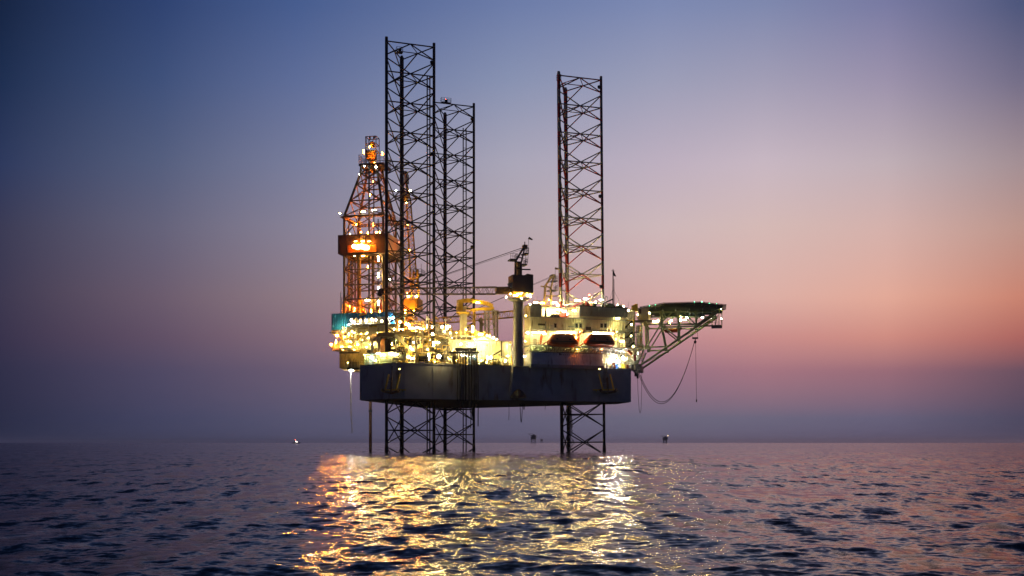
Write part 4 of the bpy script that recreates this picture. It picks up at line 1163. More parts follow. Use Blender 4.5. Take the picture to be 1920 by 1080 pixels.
for k in range(22):
    px = rnd.uniform(1088, 1165); u = uu(px, -8, 572); v = rnd.uniform(-9, -6); h = rnd.uniform(0.3, 1.1)
    MB().cbox((u, v, Z575 + .2 + h / 2), (rnd.uniform(0.4, 1.6), rnd.uniform(0.4, 1.0), h)).build('roof_equipment', ('dark_steel', 'truss_green', 'red_paint')[k % 3], acc)
mb.bar((uu(1130), -8.5, Z575 + 1.0), (uu(1150), -8.5, Z575 + 2.4), 0.3, 0.35).bar((uu(1116), -8.5, Z575 + .3), (uu(1122), -8.5, Z575 + 1.4), 0.3, 0.3)
mb.build('roof_strut', 'dark_steel', acc)
mb = MB()
for (px, y0, y1) in ((1118, 573, 561), (1144, 573, 558), (1159, 573, 560), (1165.5, 573, 565), (1007, 573, 556), (1037, 573, 563), (1178, 583, 566)):
    p = R.at(px, y0, -8.6); mb.tube((p.x, -8.6, Z575), (p.x, -8.6, R.at(px, y1, -8.6).z), 0.05, n=5)
p = R.at(1136, 573, -8.6); q = R.at(1134.5, 557, -8.6)
mb.poly([(p.x, -8.6, Z575), q, R.at(1137, 555.5, -8.6), R.at(1139, 558, -8.6), R.at(1139, 562, -8.6)], 0.1)
mb.build('roof_aerial', 'galvanised', acc)
mb = MB().rail([(u0, -8.8, Z575 + .15), (ua, -8.8, Z575 + .15)], 1.0, 0.04, 1.0); mb.build('railing', 'yellow_paint', acc)
# bow end: set-back wall, zigzag stairs, cylinders on a ledge
ue = uu(1207, -6)
MB().corr((u1 + 0.5, -6.4), (uu(1191, -6.4), -6.4), zz(652, 1180, -6.4), zz(580, 1180, -6.4), 0.6, 0.08, 0.15).build('bow_wall', 'white_paint', acc)
MB().corr((uu(1191, -6.4) + .1, -6.2), (uu(1191, -6.4) + .1, 5), zz(652, 1180, -6.4), zz(580, 1180, -6.4), 0.6, 0.08, 0.15).build('bow_wall', 'pale_green', acc)
MB().box((u1 - 1, -9.0, zz(655, 1180, -7)), (ue, 4, zz(652, 1180, -7) - 0.003)).build('bow_ledge', 'cream', acc)
mb = MB()
for k, px in enumerate((1194.5, 1197.5, 1200.5, 1203.5)):
    p = R.at(px, 640, -5.6)
    mb.lathe((p.x, -5.6, 0), [(0.2, R.at(px, 651, -5.6).z), (0.2, R.at(px, 612, -5.6).z), (0.1, R.at(px, 609, -5.6).z)], n=8)
mb.build('vent_duct', 'pale_green', acc)
flights = [((1174, 613), (1187, 600.5)), ((1176, 632), (1188, 622)), ((1177, 653), (1190, 641))]
for (p, q) in flights:
    a, b = R.at(*p, -7.6), R.at(*q, -7.6)
    mb = MB()
    for v in (-7.9, -7.1): mb.bar((a.x, v, a.z), (b.x, v, b.z), 0.08, 0.28)
    n = 8
    for i in range(n):
        c = a.lerp(b, (i + .5) / n); mb.cbox((c.x, -7.5, c.z), (0.28, 0.75, 0.05))
    for v in (-7.95, -7.05): mb.tube((a.x, v, a.z + 1), (b.x, v, b.z + 1), 0.035, n=4)
    mb.build('stair_flight', 'dark_steel', acc)
for (x0, x1, y) in ((1164, 1175, 613), (1165, 1177, 632.5), (1186, 1197, 622), (1187, 1207, 600.5)):
    a, b = R.at(x0, y, -7.6), R.at(x1, y, -7.6)
    MB().box((a.x, -8.0, a.z - 0.15), (b.x, -6.5, a.z)).build('stair_landing', 'dark_steel', acc)
    MB().rail([(a.x, -8.0, a.z), (b.x, -8.0, a.z)], 1.1, 0.035, 0.9).build('stair_railing', 'yellow_paint', acc)
# bright open bay at deck level under the bow ledge
a = uu(1135, -5); b = uu(1198, -5)
MB().corr((a, -4.9), (b, -4.9), ZT, zz(655, 1180, -7), 0.6, 0.06, 0.12).build('bay_wall', 'white_paint', acc)
for px in (1140, 1171, 1190):
    p = R.at(px, 670, -8.7); MB().box((p.x - .15, -8.85, ZT), (p.x + .15, -8.55, zz(655, 1180, -7) - .01)).build('bay_column', 'cream', acc)
mats = ['cream', 'white_paint', 'yellow_paint', 'galvanised', 'boat_orange', 'blue_paint']
rnd = random.Random(9)
for k in range(14):
    px = 1136 + k * 4.0; v = rnd.uniform(-9, -6); p = R.at(px, 684, v); h = rnd.uniform(0.8, 2.6); w = rnd.uniform(0.4, 0.9)
    mb = MB().cbox((p.x, v, ZT + h / 2), (w, w, h)).cbox((p.x, v, ZT + h + .1), (w * 1.15, w * 1.15, 0.12)).tube((p.x + w, v, ZT), (p.x + w, v, ZT + h * 1.2), 0.06)
    mb.build('deck_locker', mats[k % 6], acc)
mb = MB()
for k in range(10):
    p, q = R.at(1166 + 2.2 * k, 668, -9), R.at(1172 + 2 * k, 684, -9)
    mb.bar(p, q, 0.08, 0.1)
mb.rail([(uu(1168), -9.2, zz(668, 1180, -9)), (uu(1192), -9.2, zz(668, 1180, -9))], 1.2, 0.04, 0.9)
mb.build('access_frame', 'cream', acc)
p = R.at(1190, 671, -9); MB().box((p.x - .3, -9.3, p.z - .8), (p.x + .3, -9.2, p.z + .8)).build('fire_cabinet', 'red_paint', acc)
p, q = R.at(1175, 656, -9), R.at(1184, 664, -9); MB().bar(p, q, 0.9, 0.6).build('life_raft_canister', 'boat_orange', acc)
pipework(acc, R, 1166, 1206, 602, 684, -8.6, -6.6, 50, 21, ['cream', 'pale_green', 'yellow_paint', 'galvanised'], (0.04, 0.12))
pipework(acc, R, 1000, 1165, 652, 664, -11.2, -9.0, 40, 23, ['slate_wall', 'dark_steel', 'cream'], (0.04, 0.1))
lamps(acc, R, [
    (994, 570.5, -9, 'white', 0.24, 'round'), (1005, 567, -7, 'white', 0.28, 'tube'), (1083, 563.5, -9, 'white', 0.36, 'tube'), (1098, 560.5, -6.5, 'cool', 0.28, 'tube'),
    (1127.5, 562.5, -6.5, 'cool', 0.26, 'tube'), (1117, 566.5, -7, 'white', 0.34, 'round'), (1158, 572, -9, 'white', 0.26, 'round'), (1169, 574, -9, 'white', 0.26, 'round'),
    (1024, 581, -7.4, 'white', 0.3, 'tube'), (1034, 583, -7.2, 'flood', 0.30, 'tube'), (1047, 581, -7.0, 'white', 0.3, 'tube'), (1058, 583.5, -7.6, 'cool', 0.28, 'tube'), (1064, 589, -7.4, 'cool', 0.26, 'round'), (1076, 582.5, -7.0, 'white', 0.22, 'tube'),
    (1158, 597, -9.9, 'white', 0.22, 'tube'), (1164, 617.5, -8.8, 'white', 0.26, 'tube'), (1166, 640, -8.8, 'white', 0.24, 'tube'), (1184, 608.5, -7.8, 'white', 0.24, 'round'),
    (1183, 630, -7.8, 'white', 0.24, 'round'), (1187, 650, -8, 'white', 0.28, 'round'), (1178, 582, -7.2, 'flood', 0.24, 'round'), (1174, 590, -7.2, 'white', 0.24, 'round'),
    (990, 624, -8.0, 'flood', 0.22, 'tube'), (1002, 623.5, -9.75, 'white', 0.28, 'tube'), (1014, 623.5, -9.75, 'white', 0.28, 'tube'), (1021, 626, -9.75, 'white', 0.2, 'tube'),
    (1049, 623.8, -9.75, 'white', 0.36, 'tube'), (1058, 623.8, -9.75, 'white', 0.36, 'tube'), (1067, 623.8, -9.75, 'white', 0.36, 'tube'), (1074, 624, -9.75, 'white', 0.3, 'tube'),
    (1116, 624.6, -9.75, 'white', 0.36, 'tube'), (1125, 624.8, -9.75, 'white', 0.36, 'tube'), (1134, 625, -9.75, 'white', 0.36, 'tube'), (1143, 625, -9.75, 'white', 0.36, 'tube'), (1150, 626, -9.75, 'white', 0.24, 'tube'),
    (1033, 633, -10.2, 'orange', 0.26, 'round'), (1080, 633, -10.5, 'orange', 0.26, 'round'), (1103, 634, -10.3, 'orange', 0.26, 'round'), (1155, 636, -10.2, 'orange', 0.16, 'round'),  # orange lamps added beside the boat ends to make them glow
    (983, 668, -9.6, 'cool', 0.18, 'tube'), (979, 615, -9.4, 'lime', 0.34, 'round'), (986, 592, -10.6, 'yellow', 0.2, 'round'), (1196, 662.5, -7.8, 'cool', 0.2, 'round'),
    (985, 640, -10.4, 'yellow', 0.16, 'round'), (1196, 590, -8, 'white', 0.26, 'round'),
])
MB().box((37.5, VB + .02, ZT), (54.5, 15.5, Z575 - .25)).build('rear_block', 'cream', acc)
for (px, py, d, col, r_) in ((1046, 566, -4.3, 'flood', .5), (1064, 571, 1.0, 'flood', .55), (1092, 571, 8.5, 'flood', .55), (1114, 571, -4.3, 'flood', .5), (1134, 571, -2.0, 'flood', .5), (1040, 572, 13.0, 'yellow', .55), (1024, 573, 14.5, 'yellow', .55)):
    q = R.at(px, py, d); h = lamp(acc, (q.x, d, Z575 + .75), col, r_); h.rotation_euler = (math.radians(-75), 0, 0)  # added uplights hidden behind the roof, brightening leg foot and tan crane
p = R.at(1105, 553, -3); lamp(acc, p, 'red', 0.3)
q = R.at(1107, 558, -3); MB().tube((q.x, -3, Z575), (q.x, -3, q.z + 0.2), 0.06).cbox((q.x, -3, q.z), (0.8, 0.5, 0.6)).build('beacon_stand', 'crane_orange', acc)

for (px, py, d, r_, tilt) in ((1000, 651, -11.5, .2, -38), (1016, 651, -11.5, .2, -38), (1089, 651, -11.5, .22, -38), (1158, 651, -11.5, .2, -38),
                              (1022, 623, -11.0, .26, -52), (1088, 623, -11.0, .30, -52), (1156, 624, -11.0, .26, -52),
                              (1040, 690, -13.6, .10, -45), (1090, 690, -13.6, .10, -45)):
    if py > 680: continue
    h = lamp(acc, R.at(px, py, d), 'lime', r_); h.rotation_euler = (math.radians(tilt), 0, math.pi)  # added lamps facing the walls, bulbs hidden, to brighten the storeys
lamps(acc, R, [(1082, 655, -12.1, 'orange', .10, 'tube'), (1128, 655, -12.1, 'orange', .07, 'tube')])  # orange tubes added to cast a warm patch on the lower wall
# signal mast with flag on the roof
p = R.at(1149.5, 573, -7)
mast = thing('signal_mast', 'thin dark mast with a drooping flag on the roof right of the banded leg', 'mast', R, (p.x, -7, Z575 + .2))
zt = R.at(1149.5, 505, -7).z
MB().tube((p.x, -7, Z575 + .2), (p.x, -7, zt), 0.2, 0.12, n=6).tube((p.x + .5, -7, Z575 + .2), (p.x + .3, -7, zt - 2.5), 0.05).bar((p.x - .5, -7, zt - 0.4), (p.x + .5, -7, zt - 0.4), 0.1, 0.1).build('pole', 'dark_steel', mast)
MB().tube((p.x, -7, zt - 5), (p.x + 2.6, -7, Z575 + .6), 0.03, n=4).tube((p.x, -7, zt - 5), (p.x - 1.2, -6, Z575 + .3), 0.03, n=4).build('stay', 'dark_steel', mast)
mb = MB()
a = [R.at(1149.8, 506, -7), R.at(1152, 511, -7), R.at(1155.5, 518.5, -7), R.at(1151.5, 517.5, -7), R.at(1150, 514, -7)]
mb.extrude(a, (0, 0.12, 0)).build('flag', 'rubber', mast)

# ------------------------------------------------------------------ lifeboats and davits
def lifeboat(label, px0, px1, group):
    v = -11.4
    a, b = R.at(px0, 637, v), R.at(px1, 637, v)
    L = b.x - a.x; cx, cz = (a.x + b.x) / 2, R.at((px0 + px1) / 2, 641, v).z
    t = thing('lifeboat', label, 'lifeboat', R, (cx, v, cz), group)
    zb, zt = R.at(cx, 650, v).z, 0
    zb = R.at((px0 + px1) / 2, 650.5, v).z; zt = R.at((px0 + px1) / 2, 626.5, v).z
    st = [(-0.5, 0.25, 0.55), (-0.46, 0.6, 0.25), (-0.36, 0.9, 0.08), (-0.15, 1, 0.0), (0.15, 1, 0.0), (0.36, 0.9, 0.05), (0.46, 0.6, 0.2), (0.5, 0.2, 0.5)]
    hw = 1.45
    def loft(rows):
        n = len(rows[0]); vs = [p for r in rows for p in r]
        fs = [(i * n + k, (i + 1) * n + k, (i + 1) * n + k + 1, i * n + k + 1) for i in range(len(rows) - 1) for k in range(n - 1)]
        fs += [tuple(range(n)), tuple(range(len(rows) * n - 1, (len(rows) - 1) * n - 1, -1))]
        return vs, fs
    rows = []
    for (f, w, k) in st:
        z0 = zb + (cz - zb) * k
        rows.append([(cx + f * L, v - hw * w, cz), (cx + f * L, v - hw * w * 0.85, cz - (cz - z0) * 0.55), (cx + f * L, v, z0), (cx + f * L, v + hw * w * 0.85, cz - (cz - z0) * 0.55), (cx + f * L, v + hw * w, cz)])
    mb = MB(); vs, fs = loft(rows); mb.add(vs, fs, False); mb.build('boat_hull', 'boat_orange', t)
    rows = []
    for (f, w, h) in ((-0.49, 0.3, 0.05), (-0.40, 0.7, 0.45), (-0.28, 0.86, 0.92), (-0.1, 0.92, 1.0), (0.2, 0.92, 1.0), (0.30, 0.84, 0.92), (0.43, 0.62, 0.42), (0.49, 0.25, 0.05)):
        z1 = cz + (zt - cz) * h
        rows.append([(cx + f * L, v - hw * w, cz + .02), (cx + f * L, v - hw * w * 0.92, cz + (z1 - cz) * 0.55), (cx + f * L, v - hw * w * 0.5, z1), (cx + f * L, v + hw * w * 0.5, z1), (cx + f * L, v + hw * w * 0.92, cz + (z1 - cz) * 0.55), (cx + f * L, v + hw * w, cz + .02)])
    mb = MB(); vs, fs = loft(rows); mb.add(vs, fs, False); mb.build('boat_canopy', 'boat_orange', t)
    mb = MB()
    for f in (-0.22, 0.2): mb.cbox((cx + f * L, v - hw * 0.9, cz + 0.55), (0.5, 0.08, 0.28))
    mb.build('boat_window', 'glass_dark', t)
    MB().box((cx - L * .45, v - hw * 1.02, cz - 0.08), (cx + L * .45, v + hw * 1.02, cz + 0.08)).build('fender', 'rubber', t)
    d = thing('lifeboat_davit', label.replace('enclosed orange lifeboat', 'orange davit arms holding the lifeboat'), 'davit', R, (cx, -8.5, Z652 + .2), 'davits of the lifeboats')
    for f in (-0.52, 0.5):
        u = cx + f * L
        mb = MB()
        for (p, q) in zip([(u, -7, Z652 + .2), (u, -7.6, cz + 1.6), (u, -8.8, zt + 0.6), (u, -11.6, zt + 0.75)], [(u, -7.6, cz + 1.6), (u, -8.8, zt + 0.6), (u, -11.6, zt + 0.75), (u, -11.7, zt + 0.3)]):
            mb.bar(p, q, 0.26, 0.34)
        mb.bar((u, -7.5, Z652 + .2), (u, -11.2, Z652 + .9), 0.22, 0.26).bar((u - (0.6 if f < 0 else -0.6), -8.6, Z652 + .3), (u, -9.4, zt + .5), 0.2, 0.24)
        mb.build('davit_arm', 'boat_orange', d)
        MB().tube((u, -11.4, zt + 0.5), (cx + f * L * 0.8, v, zt - 0.6), 0.05).cbox((u, -11.4, zt + 0.3), (0.3, 0.3, 0.5)).build('fall_block', 'dark_steel', d)


lifeboat('enclosed orange lifeboat nearer the dark crane column', 1025, 1083, 'enclosed lifeboats')
lifeboat('enclosed orange lifeboat nearer the zigzag stairs', 1095, 1152, 'enclosed lifeboats')

# ------------------------------------------------------------------ helideck
HZD = B.at(960 + 300, 568, -11).z
heli = thing('helideck', 'octagonal helicopter deck on a green steel truss jutting out from the bow', 'helideck', B, (-20, 0, ZT))
RO = 11.2
oct_ = lambda r: [(r * math.cos(math.pi / 8 + k * math.pi / 4), r * math.sin(math.pi / 8 + k * math.pi / 4)) for k in range(8)]
MB().prism(oct_(RO), HZD - 0.35, HZD).build('landing_deck', 'heli_green', heli)
mb = MB()
for y in np.linspace(-9, 9, 9):
    w = min(RO * 0.92, RO * 1.31 - abs(y)); mb.box((-w, y - 0.12, HZD - 1.0), (w, y + 0.12, HZD - 0.353))
for x in np.linspace(-8.5, 8.5, 6):
    w = min(RO * 0.92, RO * 1.31 - abs(x)); mb.box((x - 0.15, -w, HZD - 1.5), (x + 0.15, w, HZD - 1.003))
mb.build('deck_girder', 'heli_green', heli)
o8, o9 = oct_(RO), oct_(RO + 0.9)
for k in range(8):
    a, b, c, d = o8[k], o8[(k + 1) % 8], o9[(k + 1) % 8], o9[k]
    mb = MB()
    n = 6
    for i in range(n + 1):
        p = Vector((*a, HZD - .2)).lerp(Vector((*b, HZD - .2)), i / n); q = Vector((*d, HZD + .1)).lerp(Vector((*c, HZD + .1)), i / n)
        mb.bar(p, q, 0.09, 0.12)
    for i in range(4):
        f = (i + 1) / 4
        mb.bar(Vector((*a, HZD - .2)).lerp(Vector((*d, HZD + .1)), f), Vector((*b, HZD - .2)).lerp(Vector((*c, HZD + .1)), f), 0.07, 0.07)
    mb.build('safety_net', 'heli_green', heli)
YN, YF = -5.0, 5.0


def hb(px, py): return B.at(px, py, YN)


mem = [((1193, 690), (1345, 586), .42), ((1239, 584), (1239, 608), .36), ((1239, 608), (1248, 652), .34), ((1272, 584), (1272, 634), .36), ((1305, 584), (1305, 612), .34),
       ((1210, 608), (1304, 608), .30), ((1212, 651), (1246, 650), .30), ((1212, 652), (1239, 608), .26), ((1239, 608), (1271, 634), .26), ((1239, 606), (1262, 584), .24),
       ((1280, 584), (1304, 608), .26), ((1305, 610), (1340, 585), .28), ((1210, 600), (1212, 652), .40), ((1207, 655), (1193, 689), .30), ((1208, 585), (1345, 585), .30), ((1239, 608), (1239, 585), .2)]
for (p, q, w) in mem:
    a, b = hb(*p), hb(*q)
    for y in (YN, YF):
        strut(heli, 'truss_member', (a.x, y, a.z), (b.x, y, b.z), w * 0.7, 'truss_green')
for (px, py) in ((1239, 608), (1272, 634), (1305, 610), (1248, 652), (1212, 651), (1340, 586), (1239, 586), (1272, 586), (1305, 586), (1210, 608)):
    a = hb(px, py)
    strut(heli, 'cross_member', (a.x, YN, a.z), (a.x, YF, a.z), 0.15, 'truss_green')
    for y in (YN, YF): MB().cbox((a.x, y, a.z), (0.9, 0.3, 0.9)).build('gusset', 'truss_green', heli)
for (p, q) in (((1193, 689), (1248, 652)), ((1248, 652), (1272, 634)), ((1272, 634), (1305, 612))):
    a, b = hb(*p), hb(*q)
    strut(heli, 'wind_brace', (a.x, YN, a.z), (b.x, YF, b.z), 0.10, 'truss_green')
a = hb(1193, 690); MB().cbox((a.x, 0, a.z + 0.2), (2.4, 11, 1.6)).build('truss_foot', 'dark_steel', heli)
# equipment room under the inner end, escape walkway under the outer end
a, b = B.at(1196, 600, -6), B.at(1216, 577, -6)
MB().box((a.x, -6, a.z), (b.x, 3, b.z)).build('equipment_room', 'cream', heli)
a, b = B.at(1198, 588, -6.2), B.at(1202.5, 579, -6.2); MB().box((a.x, -6.3, a.z), (b.x, -6.003, b.z)).build('louvre', 'wind_brown', heli)
a, b = B.at(1190, 602, -6.5), B.at(1223, 600, -6.5)
MB().box((a.x, -6.6, a.z), (b.x, -3, b.z)).build('access_platform', 'dark_steel', heli)
MB().rail([(a.x, -6.5, b.z), (b.x, -6.5, b.z)], 1.1, 0.04, 0.9).build('access_railing', 'yellow_paint', heli)
mb = MB()
for k, px in enumerate((1187, 1190, 1193)):
    a = B.at(px, 577, -6.4); mb.cbox((a.x, -6.4, a.z), (0.8, 0.8, 1.1 + 0.4 * k))
mb.build('fire_monitor', 'yellow_paint', heli)
a, b = B.at(1240, 608, -1), B.at(1345, 612, -1)
MB().box((a.x, -2.2, b.z), (b.x + 1.0, -0.8, b.z + 0.25)).build('walkway', 'truss_green', heli)
MB().rail([(a.x, -2.2, b.z + .25), (b.x, -2.2, b.z + .25)], 1.2, 0.045, 1.2).build('walkway_railing', 'yellow_paint', heli)
a, b = B.at(1334, 613, 0), B.at(1354, 613, 0)
MB().box((a.x, -3, a.z - 0.2), (b.x, 2, a.z)).build('escape_platform', 'dark_steel', heli)
mb = MB()
for px in (1335, 1341, 1348, 1353.5):
    for y in (-2.9, 1.9):
        p = B.at(px, 613, 0); MB().tube((p.x, y, p.z), (p.x, y, HZD - 0.9), 0.09, n=5).build('hanger_post', 'truss_green', heli)
p, q = B.at(1341, 612, -2.9), B.at(1346, 590, -2.9); MB().tube(p, q, 0.07).build('hanger_brace', 'truss_green', heli)
p = B.at(1303, 580, -13.3)
# under-deck lamps and perimeter lights
lamps(heli, B, [(1218, 587, -5.4, 'white', 0.26, 'round'), (1229, 603, -5, 'white', 0.34, 'tube'), (1234, 601, -2, 'white', 0.26, 'round'), (1258, 601.5, 2, 'lime', 0.2, 'tube'), (1276, 600, 1, 'white', 0.36, 'round'), (1277, 596, 1, 'white', 0.2, 'vert'),
                (1284, 600, 2, 'lime', 0.2, 'tube'), (1289, 595.5, 1, 'cool', 0.22, 'tube'), (1317, 595.2, 0, 'cool', 0.18, 'tube'), (1332.5, 596, 0, 'cool', 0.2, 'round'), (1352.5, 597.5, -1, 'white', 0.2, 'round'), (1352, 578, -3, 'white', 0.14, 'vert'),
                (1256, 606, 3, 'yellow', 0.2, 'round')])
for k, (px, py) in enumerate(((1218, 571), (1229, 569.3), (1302, 567), (1316, 568.6), (1330, 570.4), (1344, 572.6))):
    a = B.at(px, py, 0)
    y = -RO * 0.92 if abs(a.x) < 5 else -max(2.0, min(RO * 0.9, RO * 1.28 - abs(a.x)))
    a = B.at(px, 569, y); lamp(heli, (a.x, y - 0.3, HZD + 0.15), 'green', 0.2)
a = B.at(1321, 570, -8); lamp(heli, (a.x, -8, HZD + 0.12), 'cool', 0.10)
a = B.at(1345, 581, -4); lamp(heli, (a.x, -4, HZD - 0.8), 'red', 0.10)

# red rescue boat slung under the helideck
a, b = B.at(1244, 622, 4), B.at(1280, 620, 4)
rb = thing('rescue_boat', 'small red rescue boat slung under the helideck truss', 'rescue boat', B, ((a.x + b.x) / 2, 4, a.z))
cx, L, z = (a.x + b.x) / 2, (b.x - a.x), a.z
MB().add([(cx - L / 2, 4, z + .5), (cx - L * .35, 3.2, z + .5), (cx + L * .3, 3.2, z + .55), (cx + L / 2, 4, z + .9), (cx + L * .3, 4.8, z + .55), (cx - L * .35, 4.8, z + .5), (cx - L * .4, 4, z - .3), (cx + L * .3, 4, z - .25)],
         [(0, 1, 2, 3, 4, 5), (0, 6, 1), (1, 6, 7, 2), (2, 7, 3), (3, 7, 4), (4, 7, 6, 5), (5, 6, 0)]).build('boat_hull', 'boat_orange', rb)
MB().cbox((cx + L * 0.32, 4, z + 1.0), (1.4, 1.3, 0.9)).build('engine_cover', 'dark_steel', rb)
MB().tube((cx - L * .3, 4, z + .5), (cx - L * .3, 4, z + 4.2), 0.05).tube((cx + L * .2, 4, z + .5), (cx + L * .2, 4, z + 4.2), 0.05).build('sling', 'dark_steel', rb)

# ------------------------------------------------------------------ hoses and cables at the bow
def hang(frame, p, q, low, n=18):
    """sagging line between p and q whose lowest point lies near height low"""
    p, q = Vector(p), Vector(q); pts = []
    s_ = (math.sqrt(max(p.z - low, .01)) / (math.sqrt(max(p.z - low, .01)) + math.sqrt(max(q.z - low, .01))))
    for i in range(n + 1):
        t = i / n
        x = (t - s_) / (s_ if t < s_ else 1 - s_)
        h = (p.z if t < s_ else q.z) - low
        b_ = p.lerp(q, t)
        pts.append(Vector((b_.x, b_.y, low + h * x * x)))
    return pts


hk = B.at(1303.5, 634, -4)
t = thing('hose_cage', 'small cage with a hook hanging from the tip of the helideck truss', 'hook cage', B, (hk.x, -4, hk.z))
p = B.at(1304, 612, -4)
mb = MB().cbox((hk.x, -4, hk.z), (1.5, 1.3, 0.35))
for sx in (-.65, .65):
    for sy in (-.55, .55): mb.tube((hk.x + sx, -4 + sy, hk.z), (hk.x + sx * .8, -4 + sy * .8, B.at(1304, 614, -4).z), 0.05, n=4)
mb.build('cage', 'dark_steel', t)
MB().tube((hk.x, -4, hk.z - .1), (hk.x, -4, hk.z - .9), 0.12).lathe((hk.x, -4, hk.z - .9), [(.15, -.5), (.35, -.2), (.35, .1), (.1, .3)], n=8).build('hook_block', 'dark_steel', t)
zl = B.at(1245, 757, -4).z
e = B.at(1196, 700, -4)
for k in range(2):
    t = thing('cargo_hose', ('lower of two dark hoses looping from the helideck cage to the bow corner', 'upper of two dark hoses looping from the helideck cage to the bow corner')[k], 'hose', B, (hk.x, -4 + .4 * k, zl), 'hoses looping from the helideck')
    MB().poly(hang(B, (hk.x - .1, -4 + .4 * k, hk.z - .6), (e.x + .3 * k, -4 + .4 * k, e.z + .3), zl + .5 * k, 26), 0.075, 6).build('hose', 'rubber', t)
t = thing('crane_wire', 'straight thin wire hanging free below the helideck cage, ending in a small weight', 'wire', B, (hk.x, -4.6, B.at(1306, 752, -4).z))
q = B.at(1306, 750, -4)
MB().tube((hk.x + .1, -4.6, hk.z - .5), (q.x, -4.6, q.z), 0.05, n=5).build('wire', 'rubber', t)
MB().lathe((q.x, -4.6, q.z), [(.05, -.6), (.16, -.4), (.16, 0), (.05, .2)], n=8).build('weight', 'dark_steel', t)
t = thing('mooring_rope', 'narrow rope loop hanging down beside the bow corner of the hull', 'rope', B, (B.at(1200, 775, -5).x, -5, B.at(1200, 775, -5).z))
a, b, lo = B.at(1195, 698, -5), B.at(1204, 640, -5), B.at(1200, 775, -5)
pts = [a, B.at(1196.5, 740, -5), B.at(1198.5, 768, -5), lo, B.at(1202, 768, -5), B.at(1203, 740, -5), b]
MB().poly(pts, 0.05, 5).build('rope', 'rubber', t)
c = B.at(1193.5, 700, -5)
MB().cbox(c, (1.0, 1.2, 1.6)).cbox(c + Vector((.3, 0, -1.0)), (.5, .7, .7)).build('fairlead', 'dark_steel', heli)

# hose station on the near side: dark manifold with a row of hanging hoses
v = -10.9
hs = thing('hose_station', 'dark rack of valves with a curtain of black hoses hanging down the hull side', 'hose rack', R, (R.at(875, 690, v).x, v, ZT))
a, b = R.at(842, 661, v), R.at(898, 661, v)
MB().bar((a.x, v, a.z), (b.x, v, b.z), 0.5, 0.45).build('hose_beam', 'dark_steel', hs)
mb = MB()
for k in range(9):
    p = R.at(846 + k * 6, 661, v); mb.tube((p.x, v + .6, ZT - .1), (p.x, v + .6, p.z), 0.09, n=6)
mb.build('rack_post', 'dark_steel', hs)
for k in range(12):
    px = 855 + k * 3.3; p = R.at(px, 656, v)
    mb = MB().cbox((p.x, v, p.z), (.3, .5, .7)).lathe_x((p.x, v - .3, p.z + .2), [(.3, -.05), (.3, .05)], n=8, axis=(0, 1, 0)); mb.build('valve', 'dark_steel', hs)
rnd = random.Random(4)
for k in range(15):
    px = 858 + k * 2.7 + rnd.uniform(-.7, .7); p = R.at(px, 659, v - .35)
    end = rnd.choice((752, 755, 760, 766, 745)) if k < 9 else rnd.uniform(758, 805)
    q = R.at(px + (0.4 if k % 3 else -0.3), end, v - .35)
    MB().poly([(p.x, v - .05, p.z + .3), (p.x, v - .4, p.z), (p.x + .04 * (k % 3), v - .45, (p.z + q.z) / 2), (q.x, v - .4, q.z)], rnd.choice((.07, .09, .12)), 6).build('hose', 'rubber', hs)
for (px, py, v_, w) in ((883, 775, -6, 1.0), (888, 790, -6, .8)):
    p, q = R.at(px - 4 * w, 752, v_), R.at(px + 4 * w, 752, v_)
    MB().poly(hang(R, (p.x, v_, ZB + .5), (q.x, v_, ZB + .5), R.at(px, py, v_).z, 14), .07, 5).build('hose_loop', 'rubber', hs)
# thin lines hanging below the hull
for (px, y1, v_, loop, lab) in ((954, 788, 6, 0, 'short thin line hanging straight below the hull left of the rope loops'), (975, 792, 6, 4.5, 'long rope loop hanging below the middle of the hull'),
                            (981, 768, 6, 3.0, 'short rope loop beside the long one below the hull'), (1022, 768, 5, 0, 'short rope end hanging below the hull near the banded leg')):
    p = R.at(px, 755, v_)
    t = thing('hanging_rope', lab, 'rope', R, (p.x, v_, ZB))
    if loop:
        q = R.at(px + loop, 755, v_)
        MB().poly(hang(R, (p.x, v_, ZB), (q.x, v_, ZB), R.at(px, y1, v_).z, 12), .09, 5).build('rope', 'rubber', t)
    else:
        MB().poly([(p.x, v_, ZB + .1), R.at(px + .5, (755 + y1) / 2, v_), R.at(px, y1, v_)], .06, 5).build('rope', 'rubber', t)

